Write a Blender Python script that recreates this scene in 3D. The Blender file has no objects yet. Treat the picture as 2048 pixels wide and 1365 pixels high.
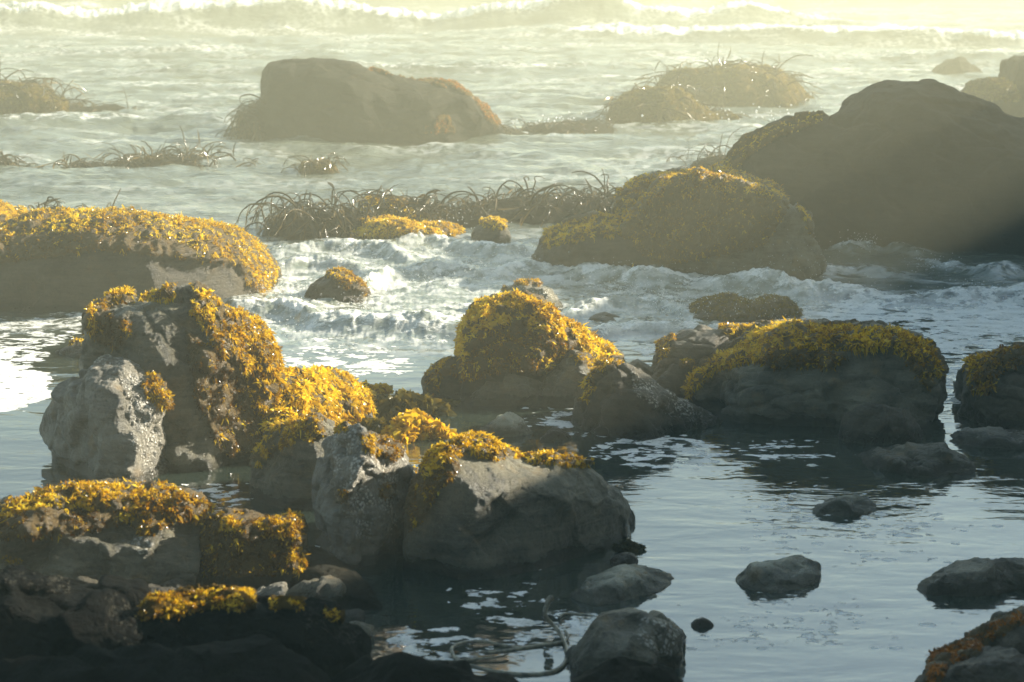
import bpy, math, random
import numpy as np
from mathutils import Vector
rad = math.radians
C = bpy.context.scene.collection
SC = bpy.context.scene

# ------------------------------------------------------------------ camera
F_MM, CAM_H, HORIZON = 70.0, 4.0, -100.0
FP = F_MM / 36.0 * 2048.0
PITCH = math.atan((682.5 - HORIZON) / FP)
cam_d = bpy.data.cameras.new('camera')
cam = bpy.data.objects.new('camera', cam_d); C.objects.link(cam)
cam.location = (0, 0, CAM_H); cam.rotation_euler = (math.pi / 2 - PITCH, 0, 0)
cam_d.lens = F_MM; cam_d.sensor_width = 36.0; cam_d.clip_end = 3000; cam_d.clip_start = 0.1
cam_d.dof.use_dof = True; cam_d.dof.focus_distance = 19.0; cam_d.dof.aperture_fstop = 2.8
SC.camera = cam

# ------------------------------------------------------------------ light, sky, exposure
SUN_AZ, SUN_EL = 70.0, 23.0          # degrees right of the view direction, above the horizon
sun_d = bpy.data.lights.new('sun', 'SUN'); sun = bpy.data.objects.new('sun', sun_d); C.objects.link(sun)
sun_d.energy = 5.0; sun_d.angle = rad(0.5); sun_d.color = (1.0, 0.92, 0.76)
sdir = Vector((math.sin(rad(SUN_AZ)) * math.cos(rad(SUN_EL)), math.cos(rad(SUN_AZ)) * math.cos(rad(SUN_EL)), math.sin(rad(SUN_EL))))
sun.rotation_euler = sdir.to_track_quat('Z', 'Y').to_euler()
sun.location = (20, 20, 20)
world = bpy.data.worlds.new('World'); SC.world = world; world.use_nodes = True
wn = world.node_tree
sky = wn.nodes.new('ShaderNodeTexSky'); sky.sky_type = 'NISHITA'; sky.sun_disc = False
sky.sun_elevation = rad(SUN_EL); sky.sun_rotation = rad(SUN_AZ); sky.air_density = 1.0; sky.dust_density = 0.6; sky.ozone_density = 2.0
tint = wn.nodes.new('ShaderNodeMix'); tint.data_type = 'RGBA'; tint.blend_type = 'MULTIPLY'; tint.inputs[0].default_value = 1.0
tint.inputs[7].default_value = (0.97, 1.05, 0.94, 1)     # the photograph's white balance
wn.links.new(sky.outputs[0], tint.inputs[6]); wn.links.new(tint.outputs[2], wn.nodes['Background'].inputs[0]); wn.nodes['Background'].inputs[1].default_value = 0.065
SC.view_settings.view_transform = 'Standard'; SC.view_settings.look = 'None'
SC.view_settings.exposure = 2.05; SC.view_settings.gamma = 1.0
SC.cycles.use_denoising = True
SC.cycles.max_bounces = 6; SC.cycles.volume_bounces = 0; SC.cycles.transparent_max_bounces = 6
HAZE_DENSITY = 0.0080; HAZE_TOP = 11.0

# ------------------------------------------------------------------ pixel <-> world
cp, sp_ = math.cos(PITCH), math.sin(PITCH)
def ray(px, py):
    px = np.asarray(px, float); py = np.asarray(py, float)
    X = (px - 1024.0) / FP; Z = -(py - 682.5) / FP
    return X, cp + Z * sp_, -sp_ + Z * cp          # x, y, z direction (y forward)
def ground(px, py, z=0.0):
    X, Y, Z = ray(px, py); t = (z - CAM_H) / Z
    return X * t, Y * t
def at_y(px, py, y):
    X, Y, Z = ray(px, py); t = y / Y
    return X * t, CAM_H + Z * t
def project(P):
    x = P[:, 0]; y = P[:, 1]; z = P[:, 2] - CAM_H
    d = y * cp - z * sp_; v = y * sp_ + z * cp
    return 1024.0 + FP * x / d, 682.5 - FP * v / d
def inpoly(u, v, poly):
    r = np.zeros(len(u), bool); n = len(poly)
    for i in range(n):
        x0, y0 = poly[i]; x1, y1 = poly[(i + 1) % n]
        if y0 == y1: continue
        c = ((y0 > v) != (y1 > v)) & (u < (x1 - x0) * (v - y0) / (y1 - y0) + x0)
        r ^= c
    return r

# ------------------------------------------------------------------ noise (numpy)
def _h(ix, iy, iz, s):
    n = (ix * 374761393 + iy * 668265263 + iz * 2147483647 + s * 1274126177) & 0xffffffff
    n = ((n ^ (n >> 13)) * 1274126177) & 0xffffffff
    return (n ^ (n >> 16)) & 0xffff
_rg = np.random.RandomState(7).normal(size=(4096, 3)); _rg /= np.linalg.norm(_rg, axis=1)[:, None]
_rg = _rg.astype(np.float32)
def noise3(P, s=0):
    """gradient noise about -1..1 at points P (n,3)"""
    out = np.empty(len(P), np.float32)
    for a in range(0, len(P), 200000):
        Q = P[a:a + 200000]
        i = np.floor(Q).astype(np.int64); f = (Q - i).astype(np.float32); w = f * f * f * (f * (f * 6 - 15) + 10)
        r = 0
        for dx in (0, 1):
            wx = w[:, 0] if dx else 1 - w[:, 0]
            for dy in (0, 1):
                wy = w[:, 1] if dy else 1 - w[:, 1]
                for dz in (0, 1):
                    wz = w[:, 2] if dz else 1 - w[:, 2]
                    g = _rg[_h(i[:, 0] + dx, i[:, 1] + dy, i[:, 2] + dz, s) & 4095]
                    r = r + wx * wy * wz * (g[:, 0] * (f[:, 0] - dx) + g[:, 1] * (f[:, 1] - dy) + g[:, 2] * (f[:, 2] - dz))
        out[a:a + 200000] = r * 1.5
    return out
def fbm(P, oct=4, s=0, gain=0.5, lac=2.03):
    r = 0; a = 1.0; t = 0
    for o in range(oct):
        r = r + a * noise3(P * (lac ** o) + 17.3 * o, s + o); t += a; a *= gain
    return r / t
def ridged(P, oct=3, s=0):
    r = 0; a = 1.0; t = 0
    for o in range(oct):
        r = r + a * (1 - 2.2 * np.abs(noise3(P * (2.03 ** o) + 9.1 * o, s + o))); t += a; a *= 0.5
    return r / t
def sstep(a, b, x):
    t = np.clip((x - a) / (b - a), 0, 1); return t * t * (3 - 2 * t)

# ------------------------------------------------------------------ mesh helpers
def mesh_np(name, V, Fq, attrs=None, smooth=True):
    m = bpy.data.meshes.new(name)
    V = np.ascontiguousarray(V, np.float32); Fq = np.ascontiguousarray(Fq, np.int32)
    k = Fq.shape[1]
    m.vertices.add(len(V)); m.vertices.foreach_set('co', V.ravel())
    m.loops.add(Fq.size); m.loops.foreach_set('vertex_index', Fq.ravel())
    m.polygons.add(len(Fq)); m.polygons.foreach_set('loop_start', np.arange(0, Fq.size, k, dtype=np.int32))
    m.update(calc_edges=True)
    m.polygons.foreach_set('use_smooth', np.full(len(m.polygons), smooth))
    for n, a in (attrs or {}).items():
        at = m.attributes.new(n, 'FLOAT', 'POINT'); at.data.foreach_set('value', np.asarray(a, np.float32))
    m.update(); m.validate()
    return m
def link(name, mesh, mat, loc=(0, 0, 0), parent=None):
    o = bpy.data.objects.new(name, mesh); C.objects.link(o)
    if mat is not None and not mesh.materials: mesh.materials.append(mat)
    if parent is not None: o.parent = parent; o.location = (0, 0, 0)
    else: o.location = loc
    return o
def tag(o, label=None, cat=None, group=None, kind=None):
    if label: o['label'] = label
    if cat: o['category'] = cat
    if group: o['group'] = group
    if kind: o['kind'] = kind
    return o

# ------------------------------------------------------------------ materials
class N:
    def __init__(s, name):
        s.m = bpy.data.materials.new(name); s.m.use_nodes = True; s.t = s.m.node_tree; s.t.nodes.clear()
        s.out = s.n('ShaderNodeOutputMaterial')
    def n(s, typ, **kw):
        x = s.t.nodes.new(typ)
        for k, v in kw.items():
            if k.startswith('i_'):
                key = k[2:]; key = int(key) if key.isdigit() else key.replace('_', ' ')
                s.set(x.inputs[key], v)
            else: setattr(x, k, v)
        return x
    def set(s, sock, v):
        if isinstance(v, bpy.types.NodeSocket): s.t.links.new(v, sock)
        elif isinstance(v, bpy.types.Node): s.t.links.new(v.outputs[0], sock)
        else: sock.default_value = v
    def math(s, op, a, b=0.0, c=0.0, clamp=False):
        x = s.n('ShaderNodeMath', operation=op, use_clamp=clamp)
        s.set(x.inputs[0], a); s.set(x.inputs[1], b); s.set(x.inputs[2], c); return x.outputs[0]
    def noise(s, vec, scale, detail=4, rough=0.55, dist=0.0):
        x = s.n('ShaderNodeTexNoise'); s.set(x.inputs['Vector'], vec)
        x.inputs['Scale'].default_value = scale; x.inputs['Detail'].default_value = detail
        x.inputs['Roughness'].default_value = rough; x.inputs['Distortion'].default_value = dist
        return x.outputs['Fac']
    def ramp(s, fac, stops):
        x = s.n('ShaderNodeValToRGB'); s.set(x.inputs[0], fac); e = x.color_ramp.elements
        while len(e) < len(stops): e.new(0.5)
        for i, (p, c) in enumerate(stops):
            e[i].position = p; e[i].color = (c + (1,)) if len(c) == 3 else c
        return x.outputs[0]
    def step(s, fac, a, b):
        x = s.n('ShaderNodeMapRange', interpolation_type='SMOOTHSTEP'); s.set(x.inputs[0], fac)
        s.set(x.inputs[1], a); s.set(x.inputs[2], b); return x.outputs[0]
    def mix(s, fac, a, b, blend='MIX'):
        x = s.n('ShaderNodeMix', data_type='RGBA', blend_type=blend)
        s.set(x.inputs[0], fac); s.set(x.inputs[6], a if not isinstance(a, tuple) else a + (1,)); s.set(x.inputs[7], b if not isinstance(b, tuple) else b + (1,))
        return x.outputs[2]
    def attr(s, name): return s.n('ShaderNodeAttribute', attribute_name=name).outputs['Fac']
    def bump(s, h, strength, dist, nrm=None):
        x = s.n('ShaderNodeBump'); s.set(x.inputs['Height'], h); x.inputs['Strength'].default_value = strength
        x.inputs['Distance'].default_value = dist
        if nrm is not None: s.set(x.inputs['Normal'], nrm)
        return x.outputs[0]

def rock_material(name, dark, light, rough=0.45, spec=0.4, crustcol=(0.66, 0.62, 0.52), crust=0.0, strata=(0.25, 0.1, 1.0), sscale=9.0):
    s = N(name)
    pos = s.n('ShaderNodeNewGeometry').outputs['Position']
    big = s.noise(pos, 2.2, 5, 0.6); fine = s.noise(pos, 24, 6, 0.65); gr = s.noise(pos, 150, 3, 0.6)
    mp = s.n('ShaderNodeMapping'); s.set(mp.inputs[0], pos); mp.inputs['Rotation'].default_value = (strata[0], strata[1], 0.3)
    mp.inputs['Scale'].default_value = (1.0, 1.0, sscale)
    st = s.noise(mp.outputs[0], 2.6, 6, 0.62, 0.35)
    f = s.math('ADD', s.math('ADD', s.math('MULTIPLY', big, 0.45), s.math('MULTIPLY', st, 0.25)), s.math('MULTIPLY', fine, 0.30))
    col = s.mix(s.step(f, 0.36, 0.64), dark, light)
    col = s.mix(s.math('MULTIPLY', s.step(fine, 0.45, 0.75), 0.5), col, tuple(x * 0.45 for x in dark))
    # rusty and greenish stains
    col = s.mix(s.math('MULTIPLY', s.step(s.noise(pos, 5.0, 4, 0.6), 0.56, 0.72), 0.5), col, (light[0] * 1.0, light[1] * 0.72, light[2] * 0.42))
    # pale crust of barnacles
    vo = s.n('ShaderNodeTexVoronoi', feature='F1'); s.set(vo.inputs['Vector'], pos); vo.inputs['Scale'].default_value = 42
    cr = s.math('MULTIPLY', s.attr('crust'), s.step(s.noise(pos, 7.5, 6, 0.7), 0.44, 0.56))
    crk = s.math('MULTIPLY', cr, s.step(s.math('ADD', vo.outputs['Distance'], s.math('MULTIPLY', s.noise(pos, 60, 4), 0.9)), 1.05, 0.65))
    col = s.mix(s.math('MULTIPLY', crk, 0.9), col, crustcol)
    # brown turf under the weed
    wd = s.attr('weed')
    col = s.mix(s.math('MULTIPLY', s.step(wd, 0.15, 0.7), 0.9), col, s.mix(fine, (0.035, 0.022, 0.006), (0.16, 0.095, 0.015)))
    # pits and grain
    pit = s.step(s.noise(pos, 55, 3, 0.6), 0.40, 0.30)
    col = s.mix(s.math('MULTIPLY', pit, 0.55), col, tuple(x * 0.3 for x in dark))
    col = s.mix(s.math('MULTIPLY', s.step(s.noise(pos, 85, 3, 0.6), 0.60, 0.72), 0.35), col, tuple(min(1, x * 1.8) for x in light))
    # wet band at the water line
    sx = s.n('ShaderNodeSeparateXYZ'); s.set(sx.inputs[0], pos)
    wet = s.step(s.math('ADD', sx.outputs[2], s.math('MULTIPLY', s.noise(pos, 4, 3), -0.16)), 0.06, -0.03)
    col = s.mix(s.math('MULTIPLY', wet, 0.7), col, (0.008, 0.008, 0.006))
    h = s.math('ADD', s.math('MULTIPLY', fine, 0.6), s.math('MULTIPLY', st, 0.55))
    h = s.math('SUBTRACT', h, s.math('MULTIPLY', pit, 0.25))
    h = s.math('ADD', h, s.math('MULTIPLY', gr, 0.45))
    h = s.math('SUBTRACT', h, s.math('MULTIPLY', crk, -0.35))
    nrm = s.bump(h, 1.0, 0.045)
    b = s.n('ShaderNodeBsdfPrincipled'); s.set(b.inputs['Base Color'], col); s.set(b.inputs['Normal'], nrm)
    s.set(b.inputs['Roughness'], s.math('SUBTRACT', s.math('ADD', rough - 0.12, s.math('MULTIPLY', fine, 0.3)), s.math('MULTIPLY', wet, 0.18)))
    b.inputs['IOR'].default_value = 1.45; b.inputs['Specular IOR Level'].default_value = spec
    s.t.links.new(b.outputs[0], s.out.inputs[0]); return s.m

M = {}
M['rock'] = rock_material('wet_rock', (0.030, 0.025, 0.016), (0.115, 0.096, 0.062))
M['rock_grey'] = rock_material('grey_rock', (0.046, 0.042, 0.029), (0.235, 0.212, 0.145), 0.36)
M['rock_pale'] = rock_material('pale_rock', (0.09, 0.084, 0.066), (0.30, 0.275, 0.22), 0.36, 0.5, (0.75, 0.71, 0.62))
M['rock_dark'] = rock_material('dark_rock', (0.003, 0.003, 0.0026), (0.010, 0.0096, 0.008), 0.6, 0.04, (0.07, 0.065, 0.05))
M['rock_pool'] = rock_material('pool_stone', (0.17, 0.17, 0.125), (0.52, 0.50, 0.38), 0.38)
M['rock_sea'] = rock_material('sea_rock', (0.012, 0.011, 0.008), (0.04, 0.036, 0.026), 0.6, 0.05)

def weed_material(name, stops, trans=0.5, rough=0.18):
    s = N(name)
    col = s.ramp(s.attr('tone'), stops)
    b = s.n('ShaderNodeBsdfPrincipled'); s.set(b.inputs['Base Color'], col); b.inputs['Roughness'].default_value = rough
    b.inputs['IOR'].default_value = 1.4
    t = s.n('ShaderNodeBsdfTranslucent'); s.set(t.inputs[0], s.mix(1.0, col, (1.0, 0.86, 0.5), 'MULTIPLY'))
    mx = s.n('ShaderNodeMixShader'); mx.inputs[0].default_value = trans
    s.t.links.new(b.outputs[0], mx.inputs[1]); s.t.links.new(t.outputs[0], mx.inputs[2])
    s.t.links.new(mx.outputs[0], s.out.inputs[0]); return s.m
M['weed'] = weed_material('golden_seaweed', [(0.0, (0.035, 0.018, 0.004)), (0.3, (0.26, 0.125, 0.008)), (0.6, (0.62, 0.41, 0.02)), (1.0, (0.85, 0.68, 0.06))])
M['weed_brown'] = weed_material('brown_seaweed', [(0.0, (0.03, 0.012, 0.004)), (0.5, (0.20, 0.07, 0.01)), (1.0, (0.5, 0.2, 0.02))], 0.35)
M['weed_olive'] = weed_material('olive_seaweed', [(0.0, (0.02, 0.018, 0.006)), (0.5, (0.09, 0.075, 0.015)), (1.0, (0.28, 0.2, 0.03))], 0.35)
M['kelp'] = weed_material('kelp_stalks', [(0.0, (0.012, 0.009, 0.004)), (0.6, (0.05, 0.033, 0.01)), (1.0, (0.13, 0.08, 0.02))], 0.1, 0.16)

def hose_material():
    s = N('stranded_kelp_skin'); pos = s.n('ShaderNodeNewGeometry').outputs['Position']
    col = s.mix(s.step(s.noise(pos, 30, 5), 0.35, 0.65), (0.05, 0.045, 0.028), (0.26, 0.23, 0.15))
    b = s.n('ShaderNodeBsdfPrincipled'); s.set(b.inputs['Base Color'], col); b.inputs['Roughness'].default_value = 0.28
    s.t.links.new(b.outputs[0], s.out.inputs[0]); return s.m
M['hose'] = hose_material()

def water_material():
    s = N('sea_water'); geo = s.n('ShaderNodeNewGeometry'); pos = geo.outputs['Position']
    foam = s.attr('foam'); murk = s.attr('murk'); lump = s.attr('lace')
    mp = s.n('ShaderNodeMapping'); s.set(mp.inputs[0], pos); mp.inputs['Scale'].default_value = (0.75, 1.0, 1.0)
    nzs_ = s.n('ShaderNodeTexNoise', i_Vector=pos, i_Scale=22.0, i_Detail=2.0).outputs['Color']
    # raft-shaped foam spots: thresholded, warped noise; the attribute sets how much of the surface they take
    n1 = s.noise(mp.outputs[0], 5.5, 3, 0.5, 0.6)
    n2 = s.noise(mp.outputs[0], 17.0, 4, 0.55, 0.4)
    f = s.math('ADD', s.math('MULTIPLY', n1, 0.62), s.math('MULTIPLY', n2, 0.38))
    f = s.math('MULTIPLY_ADD', s.math('SUBTRACT', s.noise(mp.outputs[0], 48, 4, 0.65, 0.5), 0.5), s.math('MULTIPLY', s.attr('chop'), 0.42), f)
    thr = s.math('SUBTRACT', 0.82, s.math('MULTIPLY', foam, 0.56))
    ch = s.attr('chop')
    spots = s.step(s.math('SUBTRACT', f, thr), s.math('MULTIPLY_ADD', ch, -0.06, -0.008), s.math('MULTIPLY_ADD', ch, 0.13, 0.03))
    vs = s.n('ShaderNodeTexVoronoi', feature='F1'); s.set(vs.inputs['Vector'], s.n('ShaderNodeVectorMath', operation='MULTIPLY_ADD', i_0=nzs_, i_1=(0.05, 0.05, 0.0), i_2=mp.outputs[0]).outputs[0]); vs.inputs['Scale'].default_value = 10.0
    sc_ = s.n('ShaderNodeSeparateColor'); s.set(sc_.inputs[0], vs.outputs['Color'])
    keep = s.math('LESS_THAN', sc_.outputs[0], s.math('MULTIPLY', s.math('SUBTRACT', foam, 0.22), 1.7))
    rad_s = s.math('MULTIPLY', s.math('MULTIPLY_ADD', sc_.outputs[1], 0.30, 0.10), keep)
    dots = s.step(s.math('SUBTRACT', rad_s, vs.outputs['Distance']), -0.01, 0.03)
    dots = s.math('MULTIPLY', dots, s.math('SUBTRACT', 1.0, s.math('MULTIPLY', ch, 2.5), clamp=True))
    # lacy foam: thin webs between cells
    vo = s.n('ShaderNodeTexVoronoi', feature='SMOOTH_F1'); 
    wv = s.n('ShaderNodeVectorMath', operation='ADD'); s.set(wv.inputs[0], pos)
    nz = s.n('ShaderNodeTexNoise'); s.set(nz.inputs['Vector'], pos); nz.inputs['Scale'].default_value = 4; nz.inputs['Detail'].default_value = 3
    vm = s.n('ShaderNodeVectorMath', operation='SCALE'); s.set(vm.inputs[0], nz.outputs['Color']); vm.inputs['Scale'].default_value = 0.35
    s.set(wv.inputs[1], vm.outputs[0]); s.set(vo.inputs['Vector'], wv.outputs[0]); vo.inputs['Scale'].default_value = 5.0
    lace = s.step(s.math('ADD', vo.outputs['Distance'], s.math('MULTIPLY', n2, 0.25)), 0.42, 0.78)
    lace = s.math('MULTIPLY', lace, lump)
    mask = s.math('MAXIMUM', s.math('MAXIMUM', spots, lace), dots)
    # froth relief
    froth = s.math('ADD', s.math('MULTIPLY', s.noise(pos, 38, 5, 0.7), 0.5), s.math('MULTIPLY', s.noise(mp.outputs[0], 7, 4, 0.6), 0.5))
    foamcol = s.mix(s.step(froth, 0.32, 0.58), (0.42, 0.42, 0.36), (0.84, 0.83, 0.78))
    fb = s.n('ShaderNodeBsdfPrincipled'); s.set(fb.inputs['Base Color'], foamcol); fb.inputs['Roughness'].default_value = 0.55
    s.set(fb.inputs['Normal'], s.bump(froth, 0.9, 0.05))
    # water body
    body = s.mix(murk, (0.010, 0.019, 0.015), (0.20, 0.22, 0.17))
    wb = s.n('ShaderNodeBsdfPrincipled'); s.set(wb.inputs['Base Color'], body)
    s.set(wb.inputs['Roughness'], s.math('ADD', 0.045, s.math('MULTIPLY', murk, 0.12)))
    s.set(wb.inputs['IOR'], s.math('SUBTRACT', 3.2, s.math('MULTIPLY', s.attr('chop'), 1.7)))
    r1 = s.n('ShaderNodeMapping'); s.set(r1.inputs[0], pos); r1.inputs['Rotation'].default_value = (0, 0, 0.25); r1.inputs['Scale'].default_value = (0.55, 1.2, 1.0)
    rip = s.math('ADD', s.noise(r1.outputs[0], 2.6, 4, 0.5, 0.3), s.math('MULTIPLY', s.noise(r1.outputs[0], 11, 3, 0.5, 0.2), s.math('MULTIPLY', 0.45, s.math('ADD', s.attr('chop'), 0.10))))
    bp = s.n('ShaderNodeBump'); s.set(bp.inputs['Height'], rip); bp.inputs['Distance'].default_value = 0.05
    s.set(bp.inputs['Strength'], s.math('ADD', 0.30, s.math('MULTIPLY', s.attr('chop'), 1.0)))
    edge = s.n('ShaderNodeBump'); s.set(edge.inputs['Height'], mask); edge.inputs['Distance'].default_value = 0.01; edge.inputs['Strength'].default_value = 0.5
    s.set(edge.inputs['Normal'], bp.outputs[0]); s.set(wb.inputs['Normal'], edge.outputs[0])
    mx = s.n('ShaderNodeMixShader'); s.set(mx.inputs[0], mask)
    s.t.links.new(wb.outputs[0], mx.inputs[1]); s.t.links.new(fb.outputs[0], mx.inputs[2])
    s.t.links.new(mx.outputs[0], s.out.inputs[0]); return s.m
M['water'] = water_material()

def drop_material():
    s = N('spray_drops'); b = s.n('ShaderNodeBsdfPrincipled'); b.inputs['Base Color'].default_value = (0.9, 0.9, 0.88, 1)
    b.inputs['Roughness'].default_value = 0.15; s.t.links.new(b.outputs[0], s.out.inputs[0]); return s.m
M['drop'] = drop_material()

# ------------------------------------------------------------------ the sea
def dist_poly(u, v, pts, sy=1.0):
    d = np.full(len(u), 1e9)
    for (x0, y0), (x1, y1) in zip(pts[:-1], pts[1:]):
        ex, ey = x1 - x0, (y1 - y0) * sy; L = ex * ex + ey * ey + 1e-9
        t = np.clip(((u - x0) * ex + (v - y0) * sy * ey) / L, 0, 1)
        d = np.minimum(d, np.hypot(u - x0 - t * ex, (v - y0) * sy - t * ey))
    return d
SHORE = []      # waterlines of rocks in metres (polylines), filled by the rock builder

CRESTS = [  # polyline (as seen), height m, front width m, foam
    ([(440, 625), (560, 628), (640, 655), (760, 665), (940, 672)], 0.16, 0.45, 1.0),
    ([(540, 545), (620, 535), (700, 548), (745, 565)], 0.13, 0.35, 0.8),
    ([(640, 612), (720, 590), (790, 560), (870, 548), (950, 555)], 0.16, 0.40, 0.95),
    ([(560, 512), (660, 505), (760, 512), (820, 530)], 0.16, 0.4, 0.9),
    ([(780, 500), (850, 488), (930, 505), (1000, 520), (1060, 512)], 0.15, 0.4, 0.9),
    ([(960, 565), (1060, 548), (1180, 556), (1280, 572), (1400, 578), (1560, 590), (1600, 600)], 0.16, 0.4, 1.0),
    ([(1130, 640), (1220, 625), (1300, 620), (1380, 640)], 0.14, 0.35, 0.9),
    ([(1150, 680), (1280, 668), (1420, 672), (1530, 668)], 0.10, 0.3, 1.0),
    ([(1500, 590), (1640, 596), (1780, 608), (1920, 606), (2060, 600), (2250, 590)], 0.18, 0.4, 1.0),
    ([(1630, 490), (1700, 508), (1760, 500), (1830, 512)], 0.20, 0.35, 0.9),
    ([(1850, 528), (1920, 545), (1980, 556), (2060, 548)], 0.14, 0.4, 0.8),
    ([(1600, 560), (1700, 548), (1800, 556)], 0.10, 0.4, 0.9),
]
FROTH = [(430, 640), (520, 590), (535, 530), (520, 490), (700, 480), (900, 478), (1000, 500), (1090, 480), (1080, 540), (1300, 552),
         (1620, 560), (1660, 600), (1600, 650), (1520, 672), (1400, 690), (1220, 670), (1120, 650), (940, 650), (900, 700), (700, 700), (520, 690)]
def build_sea():
    th0, th1 = math.radians(26), math.atan(CAM_H / 165.0)
    rows = list(CAM_H / np.tan(np.linspace(th0, th1, 900)))
    y = rows[-1]; 
    while y < 440: y *= 1.02; rows.append(y)
    rows = [-12, -6, -2, 1, 3, 4.5, 6, 7.2] + rows
    a = np.linspace(-0.30, 0.30, 860)
    side = [0.33, 0.37, 0.42, 0.5, 0.6, 0.75]
    a = np.concatenate([-np.array(side[::-1]), a, side])
    rows = sorted(rows + list(np.arange(78, 136, 0.3)) + list(np.arange(44, 78, 0.25)))
    R = np.array(rows); Y = np.repeat(R[:, None], len(a), 1); X = a[None, :] * np.maximum(Y, 14) 
    X = X.ravel(); Y = Y.ravel(); n = len(X)
    P0 = np.stack([X, Y, np.zeros(n)], 1)
    Ysafe = np.maximum(Y, 5.0)
    U, V = project(np.stack([X, Ysafe, np.zeros(n)], 1))
    # ---- swell and chop
    far = sstep(24, 38, Y); vfar = sstep(45, 100, Y)
    mid = sstep(690, 610, V + 60 * noise3(P0 * 0.5, 3)) * sstep(16, 22, Y)
    rightcalm = sstep(1560, 1700, U) * sstep(560, 620, V); mid = mid * (1 - 0.75 * rightcalm)
    chop = np.clip(0.02 + 0.8 * mid, 0, 1)
    W = P0.copy(); W[:, 0] *= 0.45
    z = 0.0025 * fbm(W * 1.6, 3, 11) * (1 - mid)
    q = P0.copy(); q[:, 0] *= 0.6
    z = z + mid * (0.06 * ridged(q * 1.1 + 3, 4, 21) - 0.02)
    q[:, 0] = P0[:, 0] * 0.35; 
    z = z + far * (0.24 * ridged(q * 0.55, 5, 31) + 0.05 * fbm(q * 1.9, 3, 35))
    q[:, 0] = P0[:, 0] * 0.25
    z = z + vfar * (0.5 * ridged(q * 0.16, 5, 41))
    # ---- foam base
    g1 = fbm(P0 * np.array([0.25, 0.55, 1]), 4, 51); g2 = fbm(P0 * np.array([0.8, 1.6, 1]), 4, 55)
    g3 = fbm(P0 * np.array([2.6, 4.0, 1]), 3, 58)
    foam = np.zeros(n); lace = np.zeros(n); murk = np.zeros(n)
    murk = 0.05 + 0.35 * mid + 0.08 * far
    foam = foam + far * (0.14 + 0.62 * g1 + 0.40 * g2)
    lace = lace + far * np.clip(0.05 + 1.3 * g1, 0, 0.55)
    # frothy zone among the rocks
    inf = inpoly(U, V, FROTH).astype(float)
    dF = dist_poly(U, V, FROTH + [FROTH[0]], 1.6); soft = np.where(inf > 0, sstep(0, 30, dF) * 0.5 + 0.5, sstep(45, 0, dF) * 0.5)
    foam = np.maximum(foam, soft * (0.40 + 0.60 * g2 + 0.45 * g3)); lace = np.maximum(lace, soft * np.clip(0.5 + 1.0 * g1, 0, 0.9))
    murk = np.maximum(murk, soft * 0.7)
    lum = np.clip(ridged(P0 * np.array([2.2, 2.6, 1]), 3, 61), -1, 1)
    z = z + soft * (0.032 * np.clip(ridged(P0 * np.array([3.2, 3.6, 1]), 4, 64), -0.2, 1) * (0.6 + 0.8 * g1) + 0.035 * np.abs(fbm(P0 * 8, 3, 66)) + 0.012 * ridged(P0 * 17, 2, 67))
    # ---- crests
    for k, (pts, h, w, fo) in enumerate(CRESTS):
        gx, gy = ground([p[0] for p in pts], [p[1] for p in pts])
        box = (X > gx.min() - 2) & (X < gx.max() + 2) & (Y > gy.min() - 3) & (Y < gy.max() + 4)
        i = np.nonzero(box)[0]; xs = X[i]; ys = Y[i]
        yc = np.interp(xs, gx, gy) + 0.18 * noise3(P0[i] * 1.3, 70 + k)
        ends = sstep(gx.min() - 0.5, gx.min() + 0.5, xs) * sstep(gx.max() + 0.5, gx.max() - 0.5, xs)
        d = ys - yc; pr = np.where(d < 0, np.exp(-(d / w * 1.6) ** 2), np.exp(-(d / w / 1.5) ** 2)) * ends
        hh = 0.8 * h * (0.7 + 0.9 * noise3(P0[i] * np.array([1.7, 0.6, 1]), 90 + k))
        z[i] += hh * pr + 0.07 * pr * np.abs(g3[i]) + 0.03 * pr * np.abs(fbm(P0[i] * 14, 2, 68)) + 0.05 * pr * np.clip(lum[i], 0, 1) * (h / 0.15)
        foam[i] = np.maximum(foam[i], fo * pr * (0.70 + 0.8 * g3[i])); lace[i] = np.maximum(lace[i], pr * 0.8)
        chop[i] = np.maximum(chop[i], pr * 0.8)
    # ---- breakers far out:  base distance, height, front width, x-range
    for k, (D, h, wf, wb, x0, x1, sl) in enumerate([(92, 1.25, 1.6, 7, -60, 14, 0.03), (125, 1.5, 2.0, 9, -45, 60, 0.02), (84, 0.75, 1.2, 6, 2, 40, -0.25),
                                                    (63, 0.30, 1.0, 4, -12, 4, 0.1), (72, 0.35, 1.0, 5, -25, -4, 0.0), (70, 0.35, 1.2, 4, 8, 30, -0.1), (160, 1.5, 3, 9, -80, 80, 0),
                                                    (52, 0.22, 0.8, 3, 0, 9, 0.2), (47, 0.20, 0.7, 2.5, -14, -5, 0.2), (56, 0.2, 0.8, 3, 6, 20, -0.1)]):
        i = np.nonzero((np.abs(Y - D) < 30) & (X > x0 - 8) & (X < x1 + 8))[0]
        xs = X[i]; yc = D + sl * xs + 1.6 * noise3(np.stack([xs * 0.06, xs * 0 + k, xs * 0], 1), 5) * min(1, h)
        d = Y[i] - yc; ends = sstep(x0 - 6, x0 + 4, xs) * sstep(x1 + 6, x1 - 4, xs)
        hh = h * (0.62 + 0.95 * fbm(np.stack([xs * 0.13, xs * 0 + 3 * k, xs * 0], 1), 3, 6))
        pr = np.where(d < 0, np.exp(-(d / wf) ** 2), np.exp(-(d / wb) ** 2)) * ends
        z[i] += hh * pr
        cr = np.exp(-((d - 0.1 * wb) / (0.38 * wb)) ** 2) * ends * sstep(-wf * 0.55, -wf * 0.1, d)
        gg = 0.5 + 0.9 * fbm(P0[i] * np.array([0.3, 0.5, 1]), 3, 80 + k)
        amt = 1.15 if h > 0.7 else 0.55
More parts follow.
